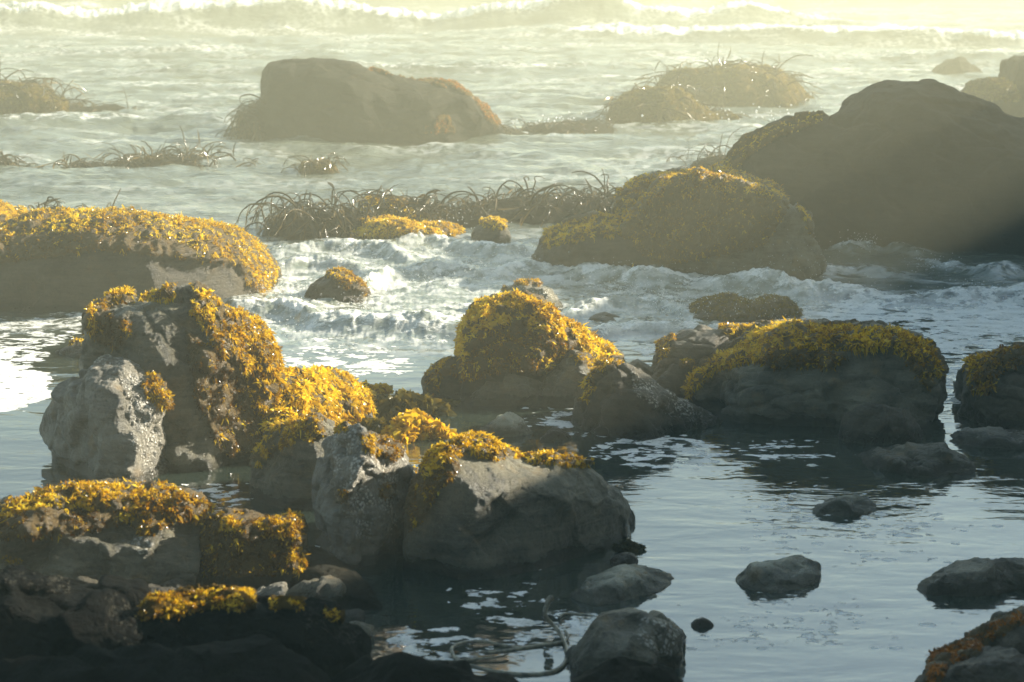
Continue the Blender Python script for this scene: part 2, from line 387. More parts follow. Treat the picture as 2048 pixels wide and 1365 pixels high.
        z[i] += cr * (0.75 * np.clip(ridged(P0[i] * np.array([0.8, 1.0, 1]), 4, 83), -0.1, 1) + 0.3 * np.abs(fbm(P0[i] * 2.6, 3, 84))) * 0.45 * h
        foam[i] = np.maximum(foam[i] * (1 - 0.6 * pr), np.clip(amt * cr * (0.4 + gg), 0, 1.0)); murk[i] = np.maximum(murk[i], 0.45 * pr)
        # sheet of spent foam in front
        fr = ends * sstep(-9, -3, d) * sstep(-0.8, -2.0, d) * (h > 0.7)
        foam[i] = np.maximum(foam[i], fr * (0.42 + 0.6 * g1[i]))
    # ---- foam rafts on the quiet water:  centre, size as seen, amount
    def blob(cx, cy, rx, ry, amt, var=0.35, hard=0.6):
        r = np.hypot((U - cx) / rx, (V - cy) / ry) + 0.35 * g2
        w = sstep(1.15, hard, r); foam[:] = np.maximum(foam, w * (amt + 0.07 + var * g2))
    quiet = sstep(16.0, 17.5, Y) * 0
    blob(-20, 775, 150, 62, 0.72, 0.25, 0.7); blob(40, 665, 160, 40, 0.50, 0.3); blob(150, 640, 90, 18, 0.52, 0.3); blob(-30, 705, 170, 40, 0.55, 0.3)
    blob(690, 725, 190, 45, 0.50); blob(640, 765, 120, 22, 0.42)
    blob(1870, 660, 320, 95, 0.60, 0.3, 0.3); blob(1700, 630, 160, 45, 0.64, 0.3, 0.3); blob(1980, 760, 200, 100, 0.54, 0.3, 0.3); blob(2000, 640, 220, 40, 0.68, 0.2)
    blob(1800, 700, 260, 45, 0.50, 0.2, 0.3)
    blob(1180, 840, 280, 60, 0.50, 0.3, 0.1); blob(1560, 905, 260, 50, 0.52, 0.3, 0.1); blob(1320, 905, 180, 45, 0.50, 0.3)
    blob(430, 1000, 150, 75, 0.54, 0.35, 0.1); blob(1000, 1210, 210, 90, 0.46, 0.3, 0.1); blob(880, 1290, 140, 50, 0.46, 0.3); blob(1100, 1270, 160, 70, 0.46)
    blob(1350, 700, 110, 26, 0.42); blob(1700, 1050, 450, 150, 0.40, 0.22, 0.2); blob(1600, 1250, 480, 130, 0.37, 0.2, 0.2)
    # ---- thin foam line where water meets rock
    for line, amt in SHORE:
        gx = line[:, 0]; gy = line[:, 1]
        i = np.nonzero((X > gx.min() - .3) & (X < gx.max() + .3) & (Y > gy.min() - .5) & (Y < gy.max() + .5))[0]
        if len(i) == 0: continue
        d = dist_poly(X[i], Y[i], [tuple(p) for p in line])
        foam[i] = np.maximum(foam[i], amt * sstep(0.16, 0.03, d + 0.08 * g2[i]) * (0.55 + 0.6 * g3[i]))
    nr, nc = len(R), len(a)
    idx = np.arange(n).reshape(nr, nc)
    Fq = np.stack([idx[:-1, :-1], idx[:-1, 1:], idx[1:, 1:], idx[1:, :-1]], -1).reshape(-1, 4)
    V3 = np.stack([X, Y, z], 1)
    m = mesh_np('sea', V3, Fq, {'foam': np.clip(foam, 0, 1), 'lace': np.clip(lace, 0, 1), 'murk': np.clip(murk, 0, 1), 'chop': np.clip(chop + 0.5 * far, 0, 1)})
    o = link('sea', m, M['water']); tag(o, kind='structure'); return o

# ------------------------------------------------------------------ rocks
def resample(pts, n):
    pts = np.array(pts, float); d = np.hypot(*np.diff(pts, axis=0).T); s = np.concatenate([[0], np.cumsum(d)])
    t = np.linspace(0, s[-1], n); return np.interp(t, s, pts[:, 0]), np.interp(t, s, pts[:, 1])
def remesh(V, Fq, vox):
    m = mesh_np('tmp', V, Fq); o = bpy.data.objects.new('tmp', m); C.objects.link(o)
    md = o.modifiers.new('r', 'REMESH'); md.mode = 'VOXEL'; md.voxel_size = vox
    dg = bpy.context.evaluated_depsgraph_get(); dg.update()
    e = o.evaluated_get(dg).to_mesh()
    nv = len(e.vertices); co = np.empty(nv * 3, np.float32); e.vertices.foreach_get('co', co)
    nl = len(e.loops); li = np.empty(nl, np.int32); e.loops.foreach_get('vertex_index', li)
    tot = np.empty(len(e.polygons), np.int32); e.polygons.foreach_get('loop_total', tot)
    quads = li.reshape(-1, 4) if (tot == 4).all() else None
    if quads is None:
        st = np.concatenate([[0], np.cumsum(tot)[:-1]]); quads = np.array([[li[a], li[a + 1], li[a + 2], li[a + 3 if t == 4 else a + 2]] for a, t in zip(st, tot)], np.int32)
    o.evaluated_get(dg).to_mesh_clear(); bpy.data.objects.remove(o); bpy.data.meshes.remove(m)
    return co.reshape(-1, 3), quads
def normals(V, Fq):
    a = V[Fq[:, 2]] - V[Fq[:, 0]]; b = V[Fq[:, 3]] - V[Fq[:, 1]]; fn = np.cross(a, b)
    N_ = np.zeros_like(V)
    for k in range(4): 
        for c in range(3): N_[:, c] += np.bincount(Fq[:, k], fn[:, c], len(V))
    return N_ / (np.linalg.norm(N_, axis=1)[:, None] + 1e-9), fn
def smooth(V, Fq, it):
    for _ in range(it):
        S = np.zeros_like(V); n = np.zeros(len(V))
        for k in range(4):
            a, b = Fq[:, k], Fq[:, (k + 1) % 4]
            for c in range(3): S[:, c] += np.bincount(a, V[b, c], len(V))
            n += np.bincount(a, minlength=len(V))
        V = 0.5 * V + 0.5 * S / np.maximum(n, 1)[:, None]
    return V

def crude(top, base, T, r, p, q, n=96):
    """a closed hull: the seen top outline as a ridge, the seen waterline as the front foot, T metres deep"""
    tx, ty = resample(top, n)
    base = sorted(base); bx = np.clip(tx, base[0][0], base[-1][0]); by = np.interp(bx, [b[0] for b in base], [b[1] for b in base])
    hpx = np.maximum(by - ty, 0); hn = hpx / hpx.max()
    fx, fy = ground(bx, by)
    Tt = T * (0.22 + 0.78 * np.sqrt(hn)); ry = fy + r * Tt
    rx, rz = at_y(tx, ty, ry); rz = np.maximum(rz, 0.01)
    K = 12; rings = []
    ph = np.linspace(0, math.pi / 2, K)
    for i in range(n):
        ring = [(fx[i], fy[i], -0.45)]
        for f in ph:
            s = 1 - max(math.cos(f), 0) ** q if f < ph[-1] else 1.0
            ring.append((fx[i] + (rx[i] - fx[i]) * s, fy[i] + (ry[i] - fy[i]) * s, rz[i] * math.sin(f) ** p))
        by_ = ry[i] + (1 - r) * Tt[i]
        for f in ph[::-1][1:]:
            s = max(math.cos(f), 0) ** q
            yy = ry[i] + (by_ - ry[i]) * s
            los = CAM_H + (rz[i] - CAM_H) * yy / ry[i]
            ring.append((rx[i], yy, min(rz[i] * math.sin(f) ** p, los - 0.06 * (yy - ry[i]))))
        ring.append((rx[i], by_, -0.45)); rings.append(ring)
    V = np.array(rings, float); m = V.shape[1]
    c0 = V[0].mean(0); c1 = V[-1].mean(0)
    idx = np.arange(n * m).reshape(n, m); a = idx[:-1]; b = idx[1:]
    Fq = np.stack([a, np.roll(a, -1, 1), np.roll(b, -1, 1), b], -1).reshape(-1, 4)
    VV = np.concatenate([V.reshape(-1, 3), [c0, c1]]); k = n * m
    caps = [[idx[0, j], k, k, idx[0, (j + 1) % m]] for j in range(m)] + [[idx[-1, j], idx[-1, (j + 1) % m], k + 1, k + 1] for j in range(m)]
    return VV, Fq, caps, (fx, fy)
def hull_mesh(VV, Fq, caps, vox):
    m = bpy.data.meshes.new('tmp')
    faces = [tuple(f) for f in Fq.tolist()] + [(c[0], c[1], c[3]) if c[1] == c[2] else (c[0], c[1], c[2]) for c in caps]
    m.from_pydata([tuple(v) for v in VV.tolist()], [], faces); m.update()
    o = bpy.data.objects.new('tmp', m); C.objects.link(o)
    md = o.modifiers.new('r', 'REMESH'); md.mode = 'VOXEL'; md.voxel_size = vox
    dg = bpy.context.evaluated_depsgraph_get()
    e = o.evaluated_get(dg).to_mesh()
    co = np.empty(len(e.vertices) * 3, np.float32); e.vertices.foreach_get('co', co)
    li = np.empty(len(e.loops), np.int32); e.loops.foreach_get('vertex_index', li); assert len(li) % 4 == 0
    o.evaluated_get(dg).to_mesh_clear(); bpy.data.objects.remove(o); bpy.data.meshes.remove(m)
    return co.reshape(-1, 3).astype(float), li.reshape(-1, 4)

def leaves(base, dirv, nrm, L, W, tone, rs, curl=0.5, rows=4):
    """curved leaf blades: n x rows x 2 vertices"""
    n = len(base); side = np.cross(dirv, nrm); side /= (np.linalg.norm(side, axis=1)[:, None] + 1e-9)
    a = rs.uniform(0, math.pi, n)[:, None]; bn = np.cross(side, dirv)
    side = side * np.cos(a) + bn * np.sin(a); bn = np.cross(side, dirv)
    wp = [0.25, 1.0, 0.85, 0.15] if rows == 4 else [0.4, 1.0, 0.3]
    c = rs.uniform(-1, 1, n)[:, None] * curl; out = []
    for k in range(rows):
        t = k / (rows - 1.0)
        cen = base + dirv * (L[:, None] * t) + bn * (L[:, None] * c * t * t) + np.array([0, 0, -1]) * (L[:, None] * 0.22 * t * t)
        w = side * (W[:, None] * 0.5 * wp[k]); cup = bn * (W[:, None] * 0.25 * (0.5 if 0 < k < rows - 1 else 0))
        out += [cen - w + cup, cen + w + cup * 0.2]
    V = np.stack(out, 1).reshape(-1, 3); b = (np.arange(n) * rows * 2)[:, None]
    F = np.concatenate([b + np.array([[2 * k, 2 * k + 1, 2 * k + 3, 2 * k + 2]]) for k in range(rows - 1)], 0)
    return V, F, np.repeat(tone, rows * 2)

def scatter(V, Fq, fn, rs, n):
    ar = np.linalg.norm(fn, axis=1); cdf = np.cumsum(ar); f = np.searchsorted(cdf, rs.uniform(0, cdf[-1], n))
    f = np.clip(f, 0, len(Fq) - 1); u = rs.uniform(0, 1, n)[:, None]; v = rs.uniform(0, 1, n)[:, None]
    P = (V[Fq[f, 0]] * (1 - u) + V[Fq[f, 1]] * u) * (1 - v) + (V[Fq[f, 3]] * (1 - u) + V[Fq[f, 2]] * u) * v
    return P, fn[f] / (ar[f][:, None] + 1e-9), ar.sum() * 0.5

WEEDMAT = {'gold': 'weed', 'brown': 'weed_brown', 'olive': 'weed_olive'}
def rock(name, label, top, base, T=1.0, r=0.42, p=0.62, q=0.75, vox=None, seed=1, mat='rock', amp=1.0, cuts=10, strata=0.5, weed=(), crust=(),
         dens=900, leaf=0.045, wkind='gold', wthr=0.0, cat='rock', shore=0.0, group=None, tone=0.62, wpatch=3.0, bed=(0.3, 0.2, 1.0), zoff=0.0, facet=1.1, shade_weed=(), shade_tone=0.02):  # brown weed zones on shaded fronts, their shade put into the leaf tone
    rs = np.random.RandomState(seed)
    VV, Fq, caps, (fx, fy) = crude(top, base, T, r, p, q)
    VV[:, 2] += zoff
    size = max(VV[:, 0].max() - VV[:, 0].min(), VV[:, 2].max() + 0.3); D = fy.mean()
    if vox is None: vox = max(0.011 * D / 14, size / 170)
    V, F = hull_mesh(VV, Fq, caps, vox)
    V = smooth(V, F, 3)
    cen = np.array([V[:, 0].mean(), V[:, 1].mean(), 0.0]); H = VV[:, 2].max(); s = min(size, 2.2 * H + 0.2)
    Nn, _ = normals(V, F)
    off = rs.uniform(-50, 50, 3)
    Q = V / s
    V = V + Nn * (amp * s * (0.030 * fbm(Q * 2.2 + off, 3, seed)))[:, None]
    # planar breaks
    for k in range(cuts):
        n_ = rs.normal(size=3); n_[2] = abs(n_[2]) * 0.8 + 0.05; n_[1] -= 0.35; n_ /= np.linalg.norm(n_)
        d = (V - cen) @ n_; near = rs.uniform(0, 1, 3) * 0
        lim = np.percentile(d, 100 - rs.uniform(1.5, 7)); o_ = np.maximum(d - lim, 0)
        V = V - n_ * (o_ * 0.72)[:, None]
    for K, sc, fl, bw in ((30, 1.0, 0.75, 0.04), (130, 0.5, 0.65, 0.025)):
        Nn, _ = normals(V, F); V0 = smooth(V, F, 6); N0, _ = normals(V0, F)
        si = rs.choice(len(V), K); sn = N0[si] + rs.normal(0, 0.24, (K, 3)); sn /= np.linalg.norm(sn, axis=1)[:, None]
        warp = V + 0.05 * s * sc * np.stack([fbm(V / s * 5 + off + a_, 2, seed + 50 + a_) for a_ in range(3)], 1)
        dd = np.empty((len(V), K), np.float32)
        for j in range(K): dd[:, j] = np.linalg.norm((warp - V[si[j]]) * np.array([1, 1, 1.25]), axis=1)
        j2 = np.argpartition(dd, 1, axis=1)[:, :2]; ar_ = np.arange(len(V)); A_, B_ = dd[ar_, j2[:, 0]], dd[ar_, j2[:, 1]]
        sw = A_ > B_; ja = np.where(sw, j2[:, 1], j2[:, 0]); jb = np.where(sw, j2[:, 0], j2[:, 1]); F1 = np.minimum(A_, B_); F2 = np.maximum(A_, B_)
        lift = rs.normal(0, 0.018, K) * s * sc * facet
        da = ((V - V[si[ja]]) * sn[ja]).sum(1) - lift[ja]; db = ((V - V[si[jb]]) * sn[jb]).sum(1) - lift[jb]
        w_ = sstep(-1, 1, (F2 - F1) / (bw * s * sc))[:, None]
        lim = 0.065 * s * sc; da = np.clip(da, -lim, lim); db = np.clip(db, -lim, lim)
        V = V - fl * facet * (sn[ja] * da[:, None] * w_ + sn[jb] * db[:, None] * (1 - w_))
        V = V - Nn * (0.006 * s * sc * facet * sstep(0.35, 0.0, (F2 - F1) / (bw * s * sc)))[:, None]
    Nn, _ = normals(V, F)
    bd = np.array(bed) / np.linalg.norm(bed); Q = V / s
    co = (V @ bd) / s * 9 + 1.2 * fbm(Q * 2.5 + off, 3, seed + 9)
    g = np.abs((co + 0.35 * fbm(Q * 6 + off, 2, seed + 3)) % 1.0 - 0.5) * 2
    lay = np.power(g, 6) * sstep(-0.25, 0.25, noise3(Q * 2.4 + 5 + off, seed + 4))
    rd = ridged(Q * 4.5 + off, 4, seed + 20)
    V = V + Nn * (amp * s * (0.022 * rd - 0.020 * strata * lay + 0.009 * fbm(Q * 20 + off, 3, seed + 30)))[:, None]
    # crackle: cell borders pressed in
    Nn, fn = normals(V, F)
    u, v = project(V); wa = np.zeros(len(V)); ca = np.zeros(len(V))
    wn_ = fbm(V * wpatch + off, 3, seed + 40)
    for poly in list(weed) + list(shade_weed): wa = np.maximum(wa, inpoly(u, v, poly) * 1.0)
    wa = wa * sstep(wthr - 0.08, wthr + 0.08, wn_ + 0.25)
    for poly in crust: ca = np.maximum(ca, inpoly(u, v, poly) * 1.0)
    V = V + Nn * (wa * leaf * (0.3 + 1.3 * np.clip(ridged(V * (0.30 / leaf), 3, 3) + 0.1, -0.2, 1)))[:, None]
    if len(crust):
        pn = ridged(V * 14, 2, 77); V = V + Nn * (ca * 0.010 * np.clip(pn, -0.5, 1))[:, None]
    V[:, 2] = np.maximum(V[:, 2], -0.45)
    loc = np.array([V[:, 0].mean(), V[:, 1].mean(), 0.0])
    o = link(name, mesh_np(name, V - loc, F, {'weed': wa, 'crust': ca}), M[mat], loc)
    tag(o, label, cat, group)
    if shore > 0: SHORE.append((np.stack([fx, fy], 1), shore))
    if len(weed):
        Nn, fn = normals(V, F)
        P, n_, area = scatter(V, F, fn, rs, 10); dens *= 1.9; leaf *= 0.74; nt = int(min(dens * area * (0.05 / leaf) ** 0.5, 40000))
        P, n_, area = scatter(V, F, fn, rs, nt)
        # keep those inside the weed zones
        uu, vv = project(P); k = np.zeros(len(P), bool); kt = np.zeros(len(P), bool)
        for poly in weed: k |= inpoly(uu, vv, poly)
        for poly in shade_weed: kt |= inpoly(uu, vv, poly)
        kt &= ~k; k |= kt; kt &= rs.uniform(0, 1, len(P)) > 0.06
        wn2 = fbm(P * wpatch + off, 3, seed + 40) + 0.25
        k &= (wn2 + rs.normal(0, 0.11, len(P)) > wthr + 0.04) & (fbm(P * 9 + off, 2, seed + 47) + rs.normal(0, 0.07, len(P)) > -0.08) & (P[:, 2] > -0.02)
        P = P[k]; n_ = n_[k]; kt = kt[k]
        if len(P):
            m = 7; B = np.repeat(P, m, 0); NN = np.repeat(n_, m, 0); n2 = len(B)
            up = NN * 0.55 + np.array([0, 0, 1.0]) * (-0.75 + 1.15 * np.clip(NN[:, 2:3], 0, 1)) + rs.normal(0, 0.5, (n2, 3)); up /= np.linalg.norm(up, axis=1)[:, None]
            big = np.repeat((0.5 + 0.9 * rs.uniform(0, 1, len(P)) ** 3), m)
            L = leaf * rs.uniform(0.6, 1.3, n2) * big; W = L * rs.uniform(0.22, 0.6, n2)
            tn = tone + 0.45 * fbm(P * 7 + 3, 2, seed + 60) + 0.35 * noise3(P * 1.5, seed + 66); tn = np.where(kt, shade_tone + 0.18 * (tn - tone), tn); L *= np.repeat(np.where(kt, 0.6, 1.0), m); W *= np.repeat(np.where(kt, 0.5, 1.0), m); st_ = rs.uniform(0, 1, n2) < 0.18; L = np.where(st_, L * 1.5, L); W = np.where(st_, W * 0.5, W); up[st_, 2] -= 0.5; up /= np.linalg.norm(up, axis=1)[:, None]; tn = np.repeat(tn, m) + rs.normal(0, 0.17, n2)  # leaf tone dropped where the rock face stands in shade
            lv, lf, lt = leaves(B + rs.normal(0, leaf * 0.25, (n2, 3)), up, NN, L, W, np.clip(tn, 0, 1), rs, 0.8)
            w = link('seaweed', mesh_np('seaweed', lv - loc, lf, {'tone': lt}), M[WEEDMAT[wkind]], parent=o)
            w['kind'] = 'stuff'
    return o
# ---- nearest, out of focus along the lower edge
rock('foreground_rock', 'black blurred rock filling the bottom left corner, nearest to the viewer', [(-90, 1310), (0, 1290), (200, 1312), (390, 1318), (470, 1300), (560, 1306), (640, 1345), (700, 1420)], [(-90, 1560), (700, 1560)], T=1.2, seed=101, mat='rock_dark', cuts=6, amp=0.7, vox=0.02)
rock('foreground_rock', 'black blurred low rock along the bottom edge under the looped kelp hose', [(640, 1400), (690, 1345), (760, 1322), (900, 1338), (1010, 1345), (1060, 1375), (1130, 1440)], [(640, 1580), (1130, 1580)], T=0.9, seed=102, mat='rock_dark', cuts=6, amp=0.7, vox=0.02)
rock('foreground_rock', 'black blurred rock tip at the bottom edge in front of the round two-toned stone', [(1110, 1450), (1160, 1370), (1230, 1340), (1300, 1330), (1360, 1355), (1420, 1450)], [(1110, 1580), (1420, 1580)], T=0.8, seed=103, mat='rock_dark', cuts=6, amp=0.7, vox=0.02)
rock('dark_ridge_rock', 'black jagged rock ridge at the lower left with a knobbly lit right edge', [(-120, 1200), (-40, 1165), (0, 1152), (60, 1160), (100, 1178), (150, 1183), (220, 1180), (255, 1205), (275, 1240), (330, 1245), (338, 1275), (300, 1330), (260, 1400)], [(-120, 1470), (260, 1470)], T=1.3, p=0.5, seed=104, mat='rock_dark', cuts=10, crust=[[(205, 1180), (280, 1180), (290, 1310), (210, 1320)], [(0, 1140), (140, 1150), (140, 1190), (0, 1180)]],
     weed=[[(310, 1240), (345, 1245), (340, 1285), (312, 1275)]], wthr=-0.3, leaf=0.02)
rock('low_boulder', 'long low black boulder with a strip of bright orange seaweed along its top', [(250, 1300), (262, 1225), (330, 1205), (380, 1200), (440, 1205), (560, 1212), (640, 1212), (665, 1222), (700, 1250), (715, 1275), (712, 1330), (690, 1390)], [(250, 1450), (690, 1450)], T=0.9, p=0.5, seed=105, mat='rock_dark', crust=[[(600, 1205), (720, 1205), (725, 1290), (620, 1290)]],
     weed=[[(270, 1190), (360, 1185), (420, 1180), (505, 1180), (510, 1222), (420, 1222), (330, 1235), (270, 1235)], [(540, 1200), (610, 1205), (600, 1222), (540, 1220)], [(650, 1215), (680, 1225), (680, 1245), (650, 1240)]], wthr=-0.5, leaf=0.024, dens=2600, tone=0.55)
# ---- pebbles and small stones of the lower left
PEB = 'small stones wedged around the lower left boulders'
rock('stone', 'rounded stone with an orange tuft on top at the left edge below the golden boulder', [(-60, 1160), (-30, 1130), (20, 1120), (50, 1135), (64, 1155), (60, 1175)], [(-60, 1200), (60, 1200)], T=0.4, seed=111, mat='rock_grey', cuts=3, group=PEB, weed=[[(10, 1110), (40, 1115), (40, 1138), (10, 1138)]], wthr=-0.4, leaf=0.02)
rock('stone', 'small dark stone with two orange dots behind the black ridge', [(132, 1185), (145, 1165), (175, 1158), (200, 1170), (210, 1185)], [(132, 1215), (210, 1215)], T=0.3, seed=112, mat='rock', cuts=3, group=PEB, weed=[[(165, 1170), (195, 1175), (190, 1192), (165, 1192)]], wthr=-0.4, leaf=0.016)
rock('stone', 'long curved dark stone right behind the end of the black ridge', [(195, 1200), (230, 1182), (290, 1172), (350, 1178), (378, 1192), (382, 1215)], [(195, 1240), (382, 1240)], T=0.35, seed=113, mat='rock', cuts=3, group=PEB)
rock('stone', 'small rounded dark stone beside the bright puddle left of the cube rock', [(318, 1195), (325, 1172), (345, 1163), (365, 1170), (376, 1195)], [(318, 1210), (376, 1210)], T=0.25, seed=114, mat='rock', cuts=2, group=PEB)
rock('stone', 'pale smooth stone right behind the orange strip of the low boulder', [(495, 1212), (500, 1190), (530, 1178), (562, 1173), (572, 1182), (570, 1205)], [(495, 1225), (570, 1225)], T=0.3, seed=115, mat='rock_pale', cuts=3, group=PEB, p=0.5)
rock('stone', 'layered grey stone pointing right below the cube shaped rock', [(568, 1200), (590, 1180), (640, 1162), (670, 1155), (688, 1165), (688, 1190), (680, 1205)], [(568, 1222), (680, 1222)], T=0.35, seed=116, mat='rock_grey', cuts=3, group=PEB, p=0.5)
rock('stone', 'flat little slab stone above the right end of the low boulder', [(676, 1240), (680, 1226), (700, 1222), (724, 1226), (727, 1240)], [(676, 1246), (727, 1246)], T=0.15, seed=117, mat='rock_grey', cuts=2, group=PEB)
rock('stone', 'knobbly little stone at the right tip of the low boulder', [(700, 1262), (708, 1246), (730, 1242), (745, 1254), (745, 1272)], [(700, 1285), (745, 1285)], T=0.15, seed=118, mat='rock_grey', cuts=2, group=PEB)
# ---- lower left
rock('weedy_boulder', 'broad boulder at the lower left edge heaped with golden seaweed', [(-180, 1110), (-120, 1060), (-50, 1030), (0, 1028), (60, 1008), (120, 1000), (200, 992), (270, 998), (340, 1005), (385, 1025), (404, 1055), (402, 1095), (392, 1130), (365, 1160)], [(-180, 1200), (380, 1190)], T=1.3, p=0.6, seed=121, mat='rock_grey', strata=1.0, bed=(0.15, 0.35, 1), cuts=8,
     weed=[[(-180, 1000), (-60, 1020), (0, 1010), (60, 990), (120, 970), (330, 970), (425, 1010), (425, 1040), (345, 1035), (330, 1060), (290, 1072), (262, 1050), (240, 1022), (120, 1012), (60, 1022), (0, 1040), (-180, 1050)]], shade_weed=[[(-180, 1030), (250, 1020), (260, 1050), (150, 1070), (-180, 1090)]], wthr=-0.14, leaf=0.038, dens=1500, tone=0.50,
     crust=[[(250, 1060), (300, 1080), (330, 1090), (280, 1110), (240, 1080)]])
rock('cube_rock', 'small cube shaped rock tufted with golden seaweed between two large boulders', [(425, 1160), (416, 1100), (418, 1062), (440, 1042), (480, 1040), (530, 1048), (580, 1044), (592, 1065), (594, 1100), (612, 1140), (622, 1160)], [(425, 1165), (450, 1185), (600, 1185), (622, 1168)], T=0.55, p=0.4, q=0.5, seed=122, mat='rock', cuts=4, amp=0.8,
     weed=[[(440, 1025), (485, 1025), (485, 1062), (440, 1060)], [(510, 1035), (600, 1025), (600, 1078), (560, 1074), (510, 1055)], [(570, 1090), (600, 1095), (630, 1165), (595, 1165)]], shade_weed=[[(400, 1030), (610, 1030), (600, 1120), (560, 1150), (410, 1150)]], wthr=-0.35, leaf=0.030, dens=2000)
rock('slab_rock', 'smooth dark slab sloping into the pool right of the cube shaped rock', [(585, 1130), (592, 1060), (620, 1062), (680, 1095), (740, 1145), (790, 1195), (808, 1228)], [(585, 1190), (700, 1235), (808, 1235)], T=0.7, r=0.75, p=0.9, zoff=-0.12, seed=123, mat='rock_sea', cuts=3, amp=0.5, shore=0.2)
rock('pale_rock', 'tall grey rock with a bright barnacled right face at the left', [(92, 895), (88, 865), (100, 840), (122, 790), (150, 750), (178, 722), (186, 705), (204, 705), (212, 722), (240, 712), (262, 710), (272, 732), (302, 745), (325, 775), (332, 810), (335, 860), (350, 890), (358, 930), (360, 962)], [(92, 898), (125, 930), (200, 965), (268, 978), (320, 955), (360, 935)], T=0.75, r=0.3, p=0.42, q=0.6, seed=131, mat='rock_pale', cuts=14, strata=0.8, bed=(1, 0.2, 0.25), shore=0.2,
     weed=[[(285, 715), (310, 715), (325, 765), (300, 770)], [(285, 765), (325, 762), (328, 800), (290, 800)], [(305, 780), (345, 780), (350, 815), (310, 815)]], wthr=-0.5, leaf=0.034, dens=1500,
     crust=[[(180, 695), (345, 695), (375, 980), (270, 985), (262, 900), (255, 800), (235, 750), (180, 745)]])
rock('tall_weedy_rock', 'tallest golden rock at the left, seaweed pouring down its right side', [(182, 900), (186, 760), (184, 660), (195, 615), (225, 600), (258, 592), (272, 612), (285, 592), (325, 588), (352, 600), (366, 576), (385, 585), (405, 610), (430, 635), (470, 655), (505, 672), (530, 700), (546, 725), (548, 755), (535, 790), (545, 840), (548, 880)], [(182, 925), (300, 945), (420, 935), (548, 905)], T=1.3, r=0.35, p=0.5, q=0.7, seed=132, mat='rock_grey', cuts=10, strata=0.7, bed=(0.8, 0.1, 0.5),
     weed=[[(178, 610), (215, 570), (265, 575), (268, 606), (225, 606), (200, 628), (188, 670), (176, 665)], [(280, 565), (352, 570), (345, 604), (282, 600)], [(385, 620), (385, 570), (560, 640), (575, 800), (565, 840), (520, 790), (470, 745), (430, 700)], [(480, 740), (560, 740), (560, 900), (540, 860), (500, 800)], [(232, 655), (262, 640), (262, 670)]], shade_weed=[[(370, 660), (470, 740), (560, 850), (560, 920), (440, 905), (390, 800)], [(190, 620), (260, 640), (240, 700), (190, 680)]], wthr=-0.25, leaf=0.042, dens=1500,
     crust=[[(345, 570), (400, 580), (400, 660), (430, 700), (470, 700), (470, 670), (390, 620), (380, 575)]])
rock('weedy_ledge', 'low ledge buried in golden seaweed reaching right from the tallest golden rock', [(525, 900), (530, 840), (545, 795), (580, 770), (615, 758), (650, 758), (690, 768), (720, 785), (735, 805), (728, 835)], [(525, 930), (600, 905), (680, 860), (728, 842)], T=0.9, p=0.6, seed=133, mat='rock', cuts=4, amp=1.2,
     weed=[[(520, 740), (760, 740), (745, 850), (690, 860), (640, 850), (590, 880), (560, 920), (520, 930)]], wthr=-0.5, leaf=0.050, dens=1500, tone=0.68)
rock('weedy_rock', 'dark faced rock with grey crown left of the barnacled pillar rock', [(508, 985), (516, 940), (530, 905), (560, 872), (600, 850), (640, 845), (668, 860), (680, 900), (682, 960)], [(508, 990), (560, 1012), (650, 1020), (682, 1010)], T=0.7, p=0.5, seed=134, mat='rock_grey', cuts=8, shore=0.5,
     weed=[[(540, 840), (640, 830), (650, 870), (590, 885), (540, 900)], [(510, 880), (545, 870), (530, 930), (512, 940)]], wthr=-0.15, leaf=0.036, dens=1400)
rock('pillar_rock', 'upright rock pillar crusted white with barnacles', [(645, 1060), (643, 960), (641, 890), (650, 858), (680, 850), (705, 862), (722, 890), (760, 880), (790, 892), (808, 915), (818, 960), (822, 1040), (824, 1120)], [(645, 1085), (672, 1130), (700, 1150), (760, 1120), (824, 1085)], T=0.75, r=0.4, p=0.42, q=0.6, seed=135, mat='rock_pale', cuts=9, strata=0.9, bed=(1, 0.25, 0.1), shore=0.4,
     weed=[[(720, 870), (790, 870), (810, 900), (790, 920), (730, 905)], [(755, 970), (785, 965), (785, 995), (755, 995)], [(680, 980), (695, 980), (695, 1005), (680, 1005)], [(650, 855), (690, 845), (700, 860), (660, 870)]], wthr=-0.25, leaf=0.024, dens=1500, tone=0.45,
     crust=[[(650, 845), (722, 850), (825, 895), (828, 1040), (770, 1080), (720, 1080), (690, 1050), (670, 960)]])
rock('stone', 'small dark stone squeezed between the pillar rock and the front boulder', [(806, 990), (812, 960), (826, 948), (842, 955), (848, 985)], [(806, 1000), (848, 998)], T=0.3, seed=136, mat='rock', cuts=2, weed=[[(800, 915), (830, 915), (835, 965), (805, 960)]], wthr=-0.5, leaf=0.03)
rock('front_boulder', 'big angular grey boulder in the centre front with golden seaweed on its ridge', [(822, 1130), (822, 1060), (826, 1000), (845, 955), (880, 922), (930, 898), (965, 890), (1005, 905), (1060, 922), (1120, 925), (1180, 930), (1205, 948), (1240, 980), (1256, 1002), (1264, 1030), (1260, 1062), (1246, 1092)], [(822, 1135), (880, 1152), (950, 1160), (1080, 1138), (1180, 1108), (1255, 1096)], T=1.15, r=0.4, p=0.5, q=0.7, seed=141, mat='rock_grey', cuts=6, amp=0.7, facet=0.6, strata=0.35, shore=0.55, bed=(0.1, 0.2, 1),
     weed=[[(850, 905), (935, 865), (1000, 870), (1060, 898), (1040, 915), (990, 918), (930, 908), (890, 925), (858, 955), (840, 960)], [(1040, 900), (1110, 905), (1130, 930), (1060, 930)], [(1125, 908), (1205, 908), (1205, 934), (1130, 934)]], shade_weed=[[(850, 930), (910, 910), (920, 940), (880, 980), (850, 1040), (820, 1060), (820, 1000)]], shade_tone=0.2, wthr=-0.28, leaf=0.032, dens=1500)
